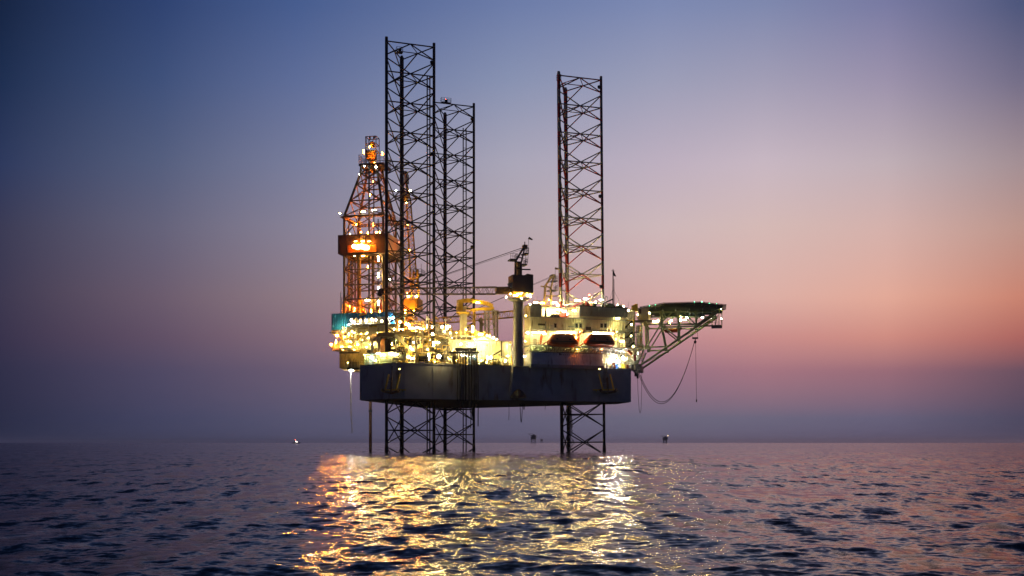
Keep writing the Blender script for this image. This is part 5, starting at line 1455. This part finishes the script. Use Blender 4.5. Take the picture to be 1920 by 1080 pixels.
# ------------------------------------------------------------------ anchors in their racks on the hull side
def anchor_rack(cpx, v0, label, mirror, frame=R, d=-10.6):
    s = -1 if mirror else 1
    P = lambda dx, py, o=0.0: frame.at(cpx + s * dx, py, d - o)
    t = thing('anchor_rack', label, 'anchor rack', frame, P(0, 735))
    MB().bar(P(-16, 731, .9), P(28, 731, .9), .35, .35).bar(P(-16, 731, .9), P(-16, 733, 0), .3, .3).bar(P(22, 731, .9), P(22, 733, 0), .3, .3).build('rack_rail', 'yellow_paint', t)
    MB().bar(P(-11, 731, 1.0), P(-4, 702, .35), .35, .35).build('rack_post', 'yellow_paint', t)
    MB().bar(P(10, 730, 1.0), P(17, 701, .35), .35, .35).build('rack_post', 'yellow_paint', t)
    MB().bar(P(-6, 718.5, .6), P(15, 718.5, .6), .2, .2).bar(P(-8, 726, .8), P(1, 726, .8), .18, .18).bar(P(-7, 722, .7), P(1, 722, .7), .18, .18).bar(P(-6, 714, .6), P(1, 714, .6), .18, .18).build('rack_rung', 'galvanised', t)
    mb = MB().bar(P(0, 737, 1.1), P(1.5, 708, .7), .4, .4)
    mb.bar(P(1, 737, 1.1), P(-13, 734, 1.3), .5, .55).bar(P(1, 737, 1.1), P(12, 734, 1.3), .5, .55).bar(P(-13, 734, 1.3), P(-17, 730, 1.1), .4, .7).bar(P(12, 734, 1.3), P(15, 730, 1.1), .4, .7)
    mb.build('anchor', 'pipe_rust', t)
    MB().poly([P(1.5, 708, .7), P(2, 698, .4), P(2.2, 686, .3)], .12, 6).build('anchor_chain', 'dark_steel', t)
    for (dx, py, c_) in ((-4, 701, 'yellow'),):
        lamp(t, P(16, 692, 1.6), 'yellow', 0.12)


anchor_rack(733, 0, 'yellow anchor rack with anchor on the hull side below the tallest leg', False, R, -10.6)
anchor_rack(1140, 0, 'yellow anchor rack with anchor on the hull side near the bow corner', True, R, -10.6)

# ------------------------------------------------------------------ ribbed white house and what stands on it
v = -4.5
a, b = R.at(842, 690, v), R.at(958.5, 640, v)
zr = R.at(900, 639.5, v).z
tank = thing('ribbed_house', 'long white ribbed machinery house on deck left of the dark crane column', 'building', R, ((a.x + b.x) / 2, v, ZT))
MB().box((a.x, v, ZT), (b.x, v + 7, zr)).build('house_wall', 'white_paint', tank)
n = 22
for k in range(n + 1):
    x = a.x + (b.x - a.x) * k / n
    MB().box((x - .11, v - .22, ZT), (x + .11, v - .003, zr - .5)).build('wall_rib', 'white_paint', tank)
MB().box((a.x - .2, v - .35, zr - .5), (b.x + .2, v - .003, zr + .05)).build('eaves_beam', 'white_paint', tank)
MB().box((a.x - .2, v - .3, zr + .051), (b.x + .2, v + 7.2, zr + .2)).build('roof', 'cream', tank)
c = R.at(903, 639, v + 2)
MB().lathe((c.x, v + 2, zr + .2), [(3.0, 0), (2.5, .6), (1.9, 1.1), (1.0, 1.3), (.2, 1.35)], n=24).build('roof_dome', 'white_paint', tank)
z1 = R.at(860, 629, v).z
p, q = R.at(853, 632, v), R.at(890, 632, v)
MB().box((p.x, v - .6, z1 - .25), (q.x, v + 3, z1)).build('roof_deck', 'white_paint', tank)
for px in (856, 865, 874, 886):
    p_ = R.at(px, 632, v); MB().box((p_.x - .15, v, zr + .2), (p_.x + .15, v + .3, z1 - .251)).build('deck_post', 'white_paint', tank)
MB().rail([(p.x, v - .5, z1), (q.x + 4, v - .5, z1)], 1.1, .06, .8).build('roof_railing', 'yellow_paint', tank)
p, q = R.at(896, 629.5, v - .5), R.at(906, 623.5, v - .5)
MB().box((p.x, v - .8, p.z), (q.x, v + .4, q.z)).build('roof_locker', 'cream', tank)
MB().tube((R.at(893, 630, v).x, v, z1), (R.at(893, 616, v).x, v, R.at(893, 618, v).z), .12).build('vent_pipe', 'white_paint', tank)
p, q = R.at(940, 667, v - 1.2), R.at(952, 643, v - 1.2)
MB().box((p.x, v - 1.2, ZT), (q.x, v - .4, q.z)).build('side_cabin', 'white_paint', tank)
MB().bar(R.at(925, 666, v - 1.6), R.at(940.5, 657, v - 1.6), .25, .35).bar(R.at(940.2, 640, v - 1.2), R.at(940.2, 672, v - 1.2), .22, .3).build('stair', 'dark_steel', tank)
MB().rail([(R.at(905, 672, v - 2).x, v - 2, ZT + 1.2), (R.at(935, 672, v - 2).x, v - 2, ZT + 1.2)], 1.2, .05, .9).build('walkway_railing', 'yellow_paint', tank)
MB().box((R.at(896, 672, v - 2).x, v - 2.2, ZT + 1.05), (R.at(938, 672, v - 2).x, v - .5, ZT + 1.2)).build('walkway', 'deck_paint', tank)
lamps(tank, R, [(864.5, 645.5, v - 1.2, 'white', .32, 'round'), (884, 645.5, v - 1.2, 'white', .22, 'tube'), (886.5, 617, v - 1, 'white', .44, 'vert'), (913, 629, v - .8, 'white', .24, 'round'), (918, 630.5, v - .8, 'white', .24, 'round'),
                (925, 633.5, v - .8, 'white', .34, 'round'), (931, 637, v - .8, 'white', .28, 'round'), (901, 626.5, v - 1.2, 'yellow', .3, 'tube'), (956, 650, v - 1.4, 'white', .30, 'vert'), (952, 668, v - 2, 'flood', .26, 'round'),
                (868, 667, v - 1.8, 'cool', .24, 'tube'), (873, 667, v - 1.8, 'cool', .2, 'tube'), (882, 667.5, v - 1.8, 'cool', .2, 'round'), (888.5, 667.5, v - 1.8, 'cool', .2, 'round'), (914, 671, v - 2.6, 'yellow', .2, 'vert'), (890, 636, v - 1.0, 'yellow', .2, 'round')])

# portal frame behind the house
v = 6.0
gp = thing('portal_frame', 'pale yellow lattice portal frame rising behind the ribbed house', 'gantry', R, (R.at(918, 638, v).x, v, ZT))
for (px, w, y) in ((913, 1.0, 582), (930, .8, 588)):
    p, q = R.at(px, 640, v), R.at(px, y, v)
    lattice = MB().truss((p.x, v, ZT), (p.x, v, q.z), w, w, 16, .12, .05); lattice.build('portal_column', 'cream', gp)
p, q = R.at(925, 640, v + 1), R.at(926, 584, v + 1)
MB().bar((q.x - .6, v + 1, q.z + .4), (p.x + 1.4, v + 1, ZT), .25, .25).bar((R.at(921, 584, v).x, v, q.z + .6), (R.at(936, 596, v).x, v, q.z - 1), .7, .5).bar(R.at(914, 600, v), R.at(930, 612, v), .15, .15).bar(R.at(914, 618, v), R.at(931, 618, v), .18, .18).bar(R.at(914, 614, v), R.at(930, 602, v), .15, .15).build('portal_brace', 'cream', gp)
MB().box(R.at(926, 590, v + .5), R.at(933, 583, v + 1.5)).build('portal_hoist', 'crane_tan', gp)
p = R.at(902, 634, v + 8)
pc = thing('pipe_davit', 'small tan derrick post left of the portal frame', 'post', R, (p.x, v + 8, ZT))
MB().bar((p.x, v + 8, ZT), (p.x, v + 8, R.at(902, 598, v + 8).z), .7, .7).bar(R.at(898, 600, v + 8), R.at(907, 610, v + 8), .9, .5).bar(R.at(899, 598, v + 8), R.at(905, 602, v + 8), .8, .9).build('post', 'crane_tan', pc)
v = 2.0
yb = thing('pipe_gantry', 'yellow braced post standing behind the knuckle boom crane', 'post', R, (R.at(889, 630, v).x, v, ZT))
p = R.at(889, 611, v)
MB().bar((p.x, v, ZT), (p.x, v, R.at(889, 583, v).z), .6, .6).bar(R.at(877, 611, v), R.at(889, 610, v), .5, .5).bar(R.at(877, 620, v), R.at(886, 612, v), .16, .16).bar(R.at(877, 617, v), R.at(884, 611, v), .16, .16).build('post', 'yellow_paint', yb)

# ------------------------------------------------------------------ jacking frame round the tallest leg
zj = R.at(766, 624, -8).z
jf = thing('jacking_frame', 'orange lit deck and heavy slanted braces around the foot of the tallest leg', 'jacking frame', R, (0, 0, ZT))
ring = [(9.4 * math.cos(a), 9.4 * math.sin(a)) for a in [math.radians(30 + 60 * k) for k in range(6)]]
for k in range(6):
    a, b = Vector(ring[k]), Vector(ring[(k + 1) % 6])
    MB().bar((a.x, a.y, zj - .4), (b.x, b.y, zj - .4), 1.2, .9).build('ring_beam', 'crane_tan', jf)
    MB().tube((a.x, a.y, ZT), (a.x, a.y, zj - .9), .38, n=10).build('frame_column', 'cream', jf)
xl, xr = R.at(741, 625, -8.8).x, R.at(812, 625, -8.8).x
MB().box((xl, -8.9, zj - .6), (xr, -7.4, zj)).build('front_deck', 'crane_tan', jf)
MB().rail([(xl, -8.8, zj), (xr, -8.8, zj)], 1.1, .045, .9).build('railing', 'crane_orange', jf)
MB().bar(R.at(741, 628, -8.4), R.at(772, 660, -8.4), .75, .75).build('slanted_brace', 'cream', jf)
MB().bar(R.at(790, 645, -8.4), R.at(772, 660, -8.4), .6, .6).build('slanted_brace', 'cream', jf)
MB().bar(R.at(772, 660.5, -8.2), R.at(762, 669, -8.2), .6, .6).build('slanted_brace', 'cream', jf)
MB().bar(R.at(741, 660.5, -8.6), R.at(815, 660.5, -8.6), .3, .3).build('lower_girt', 'crane_tan', jf)
for px in (772.5, 789, 792.5, 804):
    p = R.at(px, 600 if px > 780 else 629, -8.9); MB().bar((p.x, -8.95, R.at(px, 661, -8.9).z), (p.x, -8.95, p.z), .22, .22).build('post', 'cream', jf)
pipework(jf, R, 742, 842, 600, 624, -6.5, 4, 50, 31, ['cream', 'crane_orange', 'yellow_paint', 'white_paint'], (.06, .16))
pipework(jf, R, 742, 842, 628, 684, -8.0, -4, 110, 33, ['cream', 'crane_tan', 'yellow_paint', 'dark_steel', 'galvanised'], (.05, .18))
MB().box((R.at(706, 640, -4).x, -4.2, zj - 1.0), (R.at(744, 640, -4).x, 1, zj - .35)).build('side_deck', 'dark_steel', jf)
lamps(jf, R, [(766, 608.5, -7, 'flood', .40, 'round'), (772, 615, -8, 'white', .32, 'tube'), (783, 615, -8, 'white', .30, 'tube'), (791, 616.5, -8, 'white', .32, 'tube'), (761, 607, -4, 'orange', .4, 'round'), (750, 604, -3, 'yellow', .4, 'round'),
              (811, 626.5, -9.2, 'white', .42, 'round'), (775.5, 642, -8.8, 'cool', .22, 'round'), (769, 651, -8, 'white', .32, 'round'), (773, 656, -9, 'white', .28, 'round'), (762, 660, -6.5, 'yellow', .3, 'round'),
              (819, 642, -8, 'white', .36, 'tube'), (813, 645, -8.4, 'white', .3, 'vert'), (829, 613, -5, 'flood', .36, 'round'), (838, 616, -5, 'white', .34, 'round'), (841, 612.5, -5, 'white', .28, 'tube'), (811, 613, -3, 'white', .3, 'round'),
              (800, 612, -2, 'white', .22, 'vert'), (755, 617.5, -8.9, 'yellow', .22, 'round'), (802, 655, -7.5, 'yellow', .24, 'round'), (786, 668, -8.2, 'yellow', .28, 'round'), (756, 672, -8.8, 'yellow', .22, 'round'), (835, 655, -7, 'yellow', .24, 'round'),
              (815, 678, -9, 'yellow', .2, 'round'), (842, 673, -8.6, 'lime', .2, 'round')])


# ------------------------------------------------------------------ machines standing about the deck
def machine(kind, name, label, cat, px0, px1, ytop, v, mat, mat2='dark_steel', seed=1, group=None):
    a, b = R.at(px0, 680, v), R.at(px1, ytop, v)
    z0, z1 = ZT, b.z; cx, w, h = (a.x + b.x) / 2, b.x - a.x, z1 - ZT
    t = thing(name, label, cat, R, (cx, v, z0), group)
    rnd = random.Random(seed)
    if kind == 'vessel':
        MB().lathe((cx, v, z0), [(w * .42, h * .1), (w * .5, h * .16), (w * .5, h * .78), (w * .38, h * .92), (w * .1, h)], n=18).build('shell', mat, t)
        mb = MB()
        for k in range(4):
            an = k * math.pi / 2 + .6; mb.tube((cx + w * .42 * math.cos(an), v + w * .42 * math.sin(an), z0), (cx + w * .45 * math.cos(an), v + w * .45 * math.sin(an), z0 + h * .2), .08, n=5)
        mb.build('leg', mat2, t)
        MB().poly([(cx, v - w * .5, z0 + h * .5), (cx, v - w * .7, z0 + h * .5), (cx, v - w * .7, z0)], .09).tube((cx, v, z0 + h), (cx, v, z0 + h * 1.1), .1).build('pipe', mat2, t)
    elif kind == 'tank':
        r = h * .36
        MB().lathe_x((cx, v, z0 + h * .6), [(r * .3, -w * .5), (r * .8, -w * .44), (r, -w * .36), (r, w * .36), (r * .8, w * .44), (r * .3, w * .5)], n=16).build('shell', mat, t)
        MB().cbox((cx - w * .25, v, z0 + h * .15), (.3, r * 1.6, h * .3)).cbox((cx + w * .25, v, z0 + h * .15), (.3, r * 1.6, h * .3)).build('saddle', mat2, t)
        MB().tube((cx, v, z0 + h * .9), (cx, v, z0 + h * 1.05), .14).poly([(cx + w * .1, v - r, z0 + h * .6), (cx + w * .1, v - r - .4, z0 + h * .6), (cx + w * .1, v - r - .4, z0)], .08).build('pipe', mat2, t)
    elif kind == 'winch':
        MB().cbox((cx, v, z0 + .15), (w, 2.0, .3)).build('base', mat2, t)
        for s in (-1, 1):
            MB().lathe_x((cx + s * w * .36, v, z0 + h * .55), [(h * .46, -.1), (h * .46, .1)], n=18).build('drum_flange', mat, t)
        MB().lathe_x((cx, v, z0 + h * .55), [(h * .34, -w * .34), (h * .34, w * .34)], n=16).build('wire_drum', 'rubber', t)
        MB().cbox((cx + w * .46, v, z0 + h * .4), (w * .12, 1.4, h * .8)).build('gearbox', mat, t)
    elif kind == 'box':
        MB().box((cx - w / 2, v - .8, z0), (cx + w / 2, v + 1.2, z1)).build('shell', mat, t)
        mb = MB(); n = max(2, int(w / .7))
        for k in range(n + 1):
            x = cx - w / 2 + w * k / n; mb.box((x - .05, v - .9, z0), (x + .05, v - .803, z1))
        mb.box((cx - w / 2 - .05, v - .93, z1 - .12), (cx + w / 2 + .05, v - .905, z1 + .04)).build('rib', mat2 if mat2 != 'dark_steel' else mat, t)
        MB().box((cx - .4, v - .88, z0 + .1), (cx + .4, v - .81, z0 + min(2.1, h * .8))).build('door', mat2, t)
    elif kind == 'skid':
        MB().cbox((cx, v, z0 + .15), (w, 1.8, .3)).build('base', mat2, t)
        MB().lathe_x((cx - w * .15, v, z0 + h * .45), [(h * .16, -w * .3), (h * .26, -w * .2), (h * .26, w * .15), (h * .12, w * .3)], n=12).build('motor', mat, t)
        MB().cbox((cx + w * .3, v, z0 + h * .4), (w * .3, 1.2, h * .6)).build('pump', mat, t)
        MB().poly([(cx + w * .3, v, z0 + h * .7), (cx + w * .3, v, z0 + h), (cx - w * .4, v, z0 + h), (cx - w * .4, v, z0)], .11).build('pipe', mat2, t)
    elif kind == 'reel':
        c = Vector((cx, v, z0 + h * .6)); ax = Vector((.5, -.85, .2))
        for s in (-.5, .5): MB().lathe_x(c + ax.normalized() * s, [(h * .42, -.05), (h * .42, .05)], n=20, axis=ax).build('reel_flange', mat, t)
        MB().lathe_x(c, [(h * .32, -.45), (h * .32, .45)], n=16, axis=ax).build('cable_coil', 'rubber', t)
        MB().bar((cx - w * .3, v, z0), c, .25, .25).bar((cx + w * .3, v, z0), c, .25, .25).build('stand', mat2, t)
    return t


wall = thing('pump_room', 'pale green ribbed pump room standing on deck at the stern corner above the chamfered hull side', 'building', R, (-6, -6, ZT))
pz = R.at(710, 661, -6).z
for (p, q) in (((-10.9, .4), (-5.4, -8.9)), ((-5.4, -8.9), (-2.2, -9.3))):
    MB().corr(p, q, ZT, pz, .7, .12, .15).build('ribbed_wall', 'pale_green', wall)
MB().prism([(-11.1, .5), (-5.5, -9.1), (-2.0, -9.5), (-2.0, -7.0), (-6, -3)], pz + .003, pz + .2).build('roof', 'dark_steel', wall)
a, b = R.at(690, 680, -6.8), R.at(702, 667, -6.8)
_o = R.world((-6.0, -10.5, 0))
K = Frame(_o.x, _o.y, 18.3 + math.degrees(math.atan2(-10.3, 6.1)))      # along the chamfered side of the hull
for (px, py, d, col, r_, sh) in ((696, 669, .75, 'cool', .26, 'tube'), (717, 665, .75, 'lime', .26, 'tube'), (684, 666, .75, 'lime', .22, 'tube'), (709, 662.5, .75, 'white', .28, 'tube'), (732, 662, .75, 'white', .28, 'tube'), (704, 676, .7, 'lime', .14, 'tube')):
    q = K.world(K.at(px, py, d)); q = Vector(((q.x - R.ox) * R.c + (q.y - R.oy) * R.s, -(q.x - R.ox) * R.s + (q.y - R.oy) * R.c, q.z))
    h = lamp(wall, q, col, r_, sh); h.rotation_euler = (0, 0, K.rot - R.rot)
mach = [
    ('winch', 'deck_winch', 'black winch stack on the deck in front of the cantilever, left of the tallest leg', 'winch', 716, 731, 632, -3.2, 'dark_steel', 'dark_steel'),
    ('winch', 'deck_winch', 'dark anchor winch at the deck edge left of the brightest floodlight', 'winch', 781, 802, 665, -9.2, 'dark_steel', 'dark_steel'),
    ('vessel', 'pressure_vessel', 'cream domed vessel under the slanted brace of the jacking frame', 'tank', 741, 753, 656, -6.0, 'cream', 'yellow_paint'),
    ('skid', 'pump_skid', 'yellow pump set on the deck edge under the tallest leg', 'pump', 744, 757, 674, -9.3, 'yellow_paint', 'crane_tan'),
    ('tank', 'horizontal_tank', 'cream horizontal tank low behind the slanted braces', 'tank', 758, 782, 664, -5.0, 'cream', 'galvanised'),
    ('reel', 'cable_reel', 'tilted reel of dark cable between the jacking frame and the ribbed house', 'cable reel', 815, 843, 640, -6.5, 'dark_steel', 'crane_tan'),
    ('box', 'deck_cabin', 'bright white cabin between the two black legs and the ribbed house', 'cabin', 818, 846, 614, 2.5, 'white_paint', 'yellow_paint'),
    ('box', 'control_cabinet', 'yellow cabinet standing left of the hose rack', 'cabinet', 849, 853, 659, -9.4, 'yellow_paint', 'dark_steel'),
    ('box', 'deck_container', 'blue container behind the curtain of hoses', 'container', 881, 891, 671, -8.2, 'blue_paint', 'dark_steel'),
    ('skid', 'pump_skid', 'pale green pump set just right of the hose rack', 'pump', 900, 911, 672, -9.3, 'pale_green', 'cream'),
    ('skid', 'pump_skid', 'tan pump set in front of the ribbed house', 'pump', 921, 938, 674, -9.2, 'crane_tan', 'dark_steel'),
    ('vessel', 'pressure_vessel', 'white vessel right against the dark crane column', 'tank', 953, 961, 645, -7.6, 'white_paint', 'yellow_paint'),
    ('box', 'deck_cabin', 'pale box cabin behind the hose rack', 'cabin', 856, 871, 668, -7.4, 'cream', 'galvanised'),
    ('vessel', 'pressure_vessel', 'slim cream vessel beside the brightest floodlight', 'tank', 831, 838, 656, -7.6, 'cream', 'galvanised'),
    ('box', 'deck_container', 'tan open frame container right of the tallest leg', 'container', 806, 817, 652, -5.2, 'crane_tan', 'yellow_paint'),
    ('skid', 'pump_skid', 'white pump set right under the floodlit pale wall at the column foot', 'pump', 942, 952, 675, -9.0, 'white_paint', 'yellow_paint'),
]
for i, m in enumerate(mach):
    machine(m[0], m[1], m[2], m[3], m[4], m[5], m[6], m[7], m[8], m[9], i + 1, {'deck_winch': 'winches on deck', 'pump_skid': 'pump sets on deck', 'pressure_vessel': 'upright vessels on deck', 'deck_cabin': 'small cabins on deck', 'deck_container': 'containers on deck'}.get(m[1]))
# small upper-deck boxes with yellow frames beside the cabin
t = thing('equipment_frames', 'row of white boxes in yellow frames above the ribbed house left of the knuckle crane', 'equipment rack', R, (R.at(846, 625, -1).x, -1, R.at(846, 631, -1).z))
t.name = 'equipment_rack'; BASE[t.name] = BASE['equipment_frames']; FR[t.name] = R
for k in range(5):
    a, b = R.at(832 + 6 * k, 630, -1), R.at(837 + 6 * k, 619 + k * .8, -1)
    MB().box((a.x, -1, a.z), (b.x, .2, b.z - .3)).build('equipment_box', 'white_paint' if k % 2 == 0 else 'cream', t)
    mb = MB()
    for x in (a.x - .06, b.x + .06): mb.bar((x, -1.1, a.z), (x, -1.1, b.z), .12, .12)
    mb.bar((a.x - .06, -1.1, b.z), (b.x + .06, -1.1, b.z), .12, .12).build('rack_frame', 'yellow_paint', t)
a, b = R.at(826, 631, -1), R.at(864, 631, -1)
MB().box((a.x, -1.3, a.z - .3), (b.x, 1.5, a.z - .003)).build('rack_deck', 'galvanised', t)
for px in (829, 845, 861):
    p = R.at(px, 631, 0); MB().bar((p.x, 0, ZT), (p.x, 0, p.z - .3), .3, .3).build('rack_post', 'cream', t)
lamps(t, R, [(844, 624, -1.5, 'white', .22, 'round'), (856, 624, -1.6, 'yellow', .2, 'round'), (833, 622, -1.6, 'white', .26, 'round')])
rnd = random.Random(77)  # added fill lamps, bulbs turned inward, to brighten the deck between machines
for k in range(34):
    px, py, d = rnd.uniform(744, 956), rnd.uniform(632, 680), rnd.uniform(-10.0, -5.2)
    h = lamp(hull if k % 2 else jf, R.at(px, py, d), ('yellow', 'white', 'lime')[k % 3], rnd.uniform(.22, .34)); h.rotation_euler = (math.radians(rnd.uniform(-20, 25)), 0, math.pi + rnd.uniform(-.5, .5))
for k in range(16):  # more added fill lamps, brightening the stern modules
    px, py, d = rnd.uniform(640, 740), rnd.uniform(610, 650), rnd.uniform(-11.8, -7.4)
    h = lamp(drill, S.at(px, py, d), ('yellow', 'white', 'lime')[k % 3], rnd.uniform(.2, .3)); h.rotation_euler = (math.radians(rnd.uniform(-20, 25)), 0, math.pi + rnd.uniform(-.5, .5))
# general pipework between the machines
pipework(hull, R, 742, 850, 664, 684, -9.9, -6.0, 80, 41, ['cream', 'yellow_paint', 'galvanised', 'dark_steel'], (.04, .12))
pipework(hull, R, 850, 960, 668, 684, -9.9, -6.5, 60, 43, ['cream', 'pale_green', 'yellow_paint', 'galvanised'], (.04, .1))
pipework(hull, R, 676, 742, 668, 684, -9.9, -7.0, 16, 45, ['pale_green', 'yellow_paint'], (.04, .1))
# worker in white and blue near the stern corner is left to the deck clutter

# ------------------------------------------------------------------ falling water
def stream(label, frame, px, y0, y1, v, r0, r1, mat, seed):
    p, q = frame.at(px, y0, v), frame.at(px + 2, y1, v)
    t = thing('falling_water', label, 'water', frame, (p.x, v, 0), 'water falling from the rig')
    rnd = random.Random(seed); mb = MB()
    for s_ in range(12):
        pts = []
        for k in range(15):
            f = k / 14
            pts.append(Vector((p.x + (q.x - p.x) * f * f + rnd.uniform(-1, 1) * r1 * (.15 + f), v + rnd.uniform(-1, 1) * r1 * (.15 + f), p.z + (q.z - p.z) * f)))
        for k in range(14):
            if rnd.random() < 1.0 - .55 * (k / 14): mb.tube(pts[k], pts[k + 1], r0 * (1 - .5 * k / 14), n=5)
    mb.build('water_jet', mat, t)


m, N, L = new_mat('white_water')
N.remove(N['Principled BSDF'])
tl = N.new('ShaderNodeBsdfTranslucent'); tl.inputs[0].default_value = (.92, .92, .92, 1)
df = N.new('ShaderNodeBsdfDiffuse'); df.inputs[0].default_value = (.85, .85, .85, 1)
tp = N.new('ShaderNodeBsdfTransparent')
mx1 = N.new('ShaderNodeMixShader'); mx1.inputs[0].default_value = .3; L.new(tl.outputs[0], mx1.inputs[1]); L.new(df.outputs[0], mx1.inputs[2])
mx2 = N.new('ShaderNodeMixShader'); mx2.inputs[0].default_value = .72; L.new(mx1.outputs[0], mx2.inputs[1]); L.new(tp.outputs[0], mx2.inputs[2])
L.new(mx2.outputs[0], N['Material Output'].inputs[0])
MAT['white_water'] = m
stream('thin white stream of water falling from under the stern module left of the hull', S, 657.5, 694, 812, -6.5, .13, .26, 'white_water', 2)
stream('pale column of water falling inside the foot of the red and cream leg', R, 1070, 752, 846, 5.0, .16, .8, 'white_water', 3)

# ------------------------------------------------------------------ far platforms and a far ship
def far_platform(label, px0, px1, ytop, Y, seed, light=None, arm=-1):
    sc_ = Y / FPX
    X = lambda px: (px - 960) * sc_
    Z = lambda py: CAMH + (HZ - py) * sc_
    base = 829.6
    x0, x1, zt = X(px0), X(px1), (base - ytop) * sc_
    w = x1 - x0; cx = (x0 + x1) / 2
    t = thing('far_platform', label, 'oil platform', W, (cx, Y, 0), 'distant oil platforms on the horizon')
    mb = MB()
    for sx in (-.3, .3):
        for sy in (-.25, .25): mb.tube((cx + sx * w * 1.1, Y + sy * w, -3), (cx + sx * w, Y + sy * w, zt * .45), w * .045, n=6)
    for k in range(2):
        z0, z1 = zt * .45 * k / 2, zt * .45 * (k + 1) / 2
        for y in (-.25, .25):
            mb.tube((cx - .3 * w, Y + y * w, z0), (cx + .3 * w, Y + y * w, z1), w * .02, n=5).tube((cx + .3 * w, Y + y * w, z0), (cx - .3 * w, Y + y * w, z1), w * .02, n=5)
    mb.build('jacket', 'far_steel', t)
    mb = MB()
    for (za, zb, f) in ((.42, .48, .9), (.62, .68, 1.0), (.80, .84, 1.0)): mb.box((cx - w * f / 2, Y - w * .4, zt * za), (cx + w * f / 2, Y + w * .4, zt * zb))
    mb.build('deck', 'far_steel', t)
    mb = MB().box((cx - w * .38, Y - w * .35, zt * .48), (cx + w * .4, Y + w * .35, zt * .62)).box((cx - w * .30, Y - w * .35, zt * .68), (cx + w * .42, Y + w * .3, zt * .80)).box((cx - w * .1, Y - w * .2, zt * .84), (cx + w * .2, Y + w * .2, zt * .93))
    mb.build('module', 'far_steel', t)
    MB().box((cx + arm * w * .85, Y - w * .35, zt * .955), (cx + arm * w * .1, Y + w * .35, zt * .985)).bar((cx + arm * w * .7, Y, zt * .955), (cx + arm * w * .3, Y, zt * .75), w * .05, w * .05).build('helideck', 'far_steel', t)
    if light:
        lamp(t, (X(light[0]), Y - w * .5, Z(light[1])), 'far', 1.6)
    return t


emit('bulb_far', (1.0, .70, .32), 9)
emit('bulb_ship', (1.0, .88, .74), 16)
far_platform('large far platform on the horizon left of the red and cream leg', 994, 1006, 811, 3000, 1)
far_platform('tiny faint platform just right of the large far one', 1013, 1018, 821, 6000, 2)
far_platform('far platform on the horizon at the right with one small light', 1242, 1252, 815, 3600, 3, (1251.5, 817))
sY = 3500.0
sx = (555.5 - 960) * sY / FPX
ship = thing('far_ship', 'brightly lit far ship on the horizon left of the rig', 'ship', W, (sx, sY, 0))
MB().extrude([(sx - 14, sY, 0), (sx + 12, sY, 0), (sx + 15, sY, 4), (sx - 15, sY, 3)], (0, 8, 0)).build('ship_hull', 'far_steel', ship)
MB().box((sx - 9, sY + 1, 3.2), (sx + 1, sY + 7, 9)).box((sx - 7, sY + 2, 9.02), (sx - 1, sY + 6, 12)).build('superstructure', 'white_paint', ship)
MB().tube((sx - 4, sY + 4, 12), (sx - 4, sY + 4, 17), .3).build('ship_mast', 'far_steel', ship)
lamp(ship, (sx - 1, sY - 1, 6.5), 'ship', 1.9); lamp(ship, (sx + 3, sY - 1, 5), 'ship', 1.5); lamp(ship, (sx - 4, sY + 3, 14), 'red', .8)

# ------------------------------------------------------------------ air
HAZE = 0.45e-4
if HAZE > 0:
    m, N, L = new_mat('haze')
    N.remove(N['Principled BSDF'])
    pv = N.new('ShaderNodeVolumePrincipled')
    pv.inputs['Color'].default_value = (.88, .91, 1.0, 1)
    pv.inputs['Density'].default_value = HAZE
    pv.inputs['Anisotropy'].default_value = 0.7
    L.new(pv.outputs[0], N['Material Output'].inputs['Volume'])
    m.cycles.homogeneous_volume = True
    o = MB().box((-46000, -46000, -9), (46000, 46000, 108)).build('haze', m)
    o['kind'] = 'stuff'; o['label'] = 'thin dusk haze over the sea'

# unique suffixes: names ending in digits only by Blender's own rule
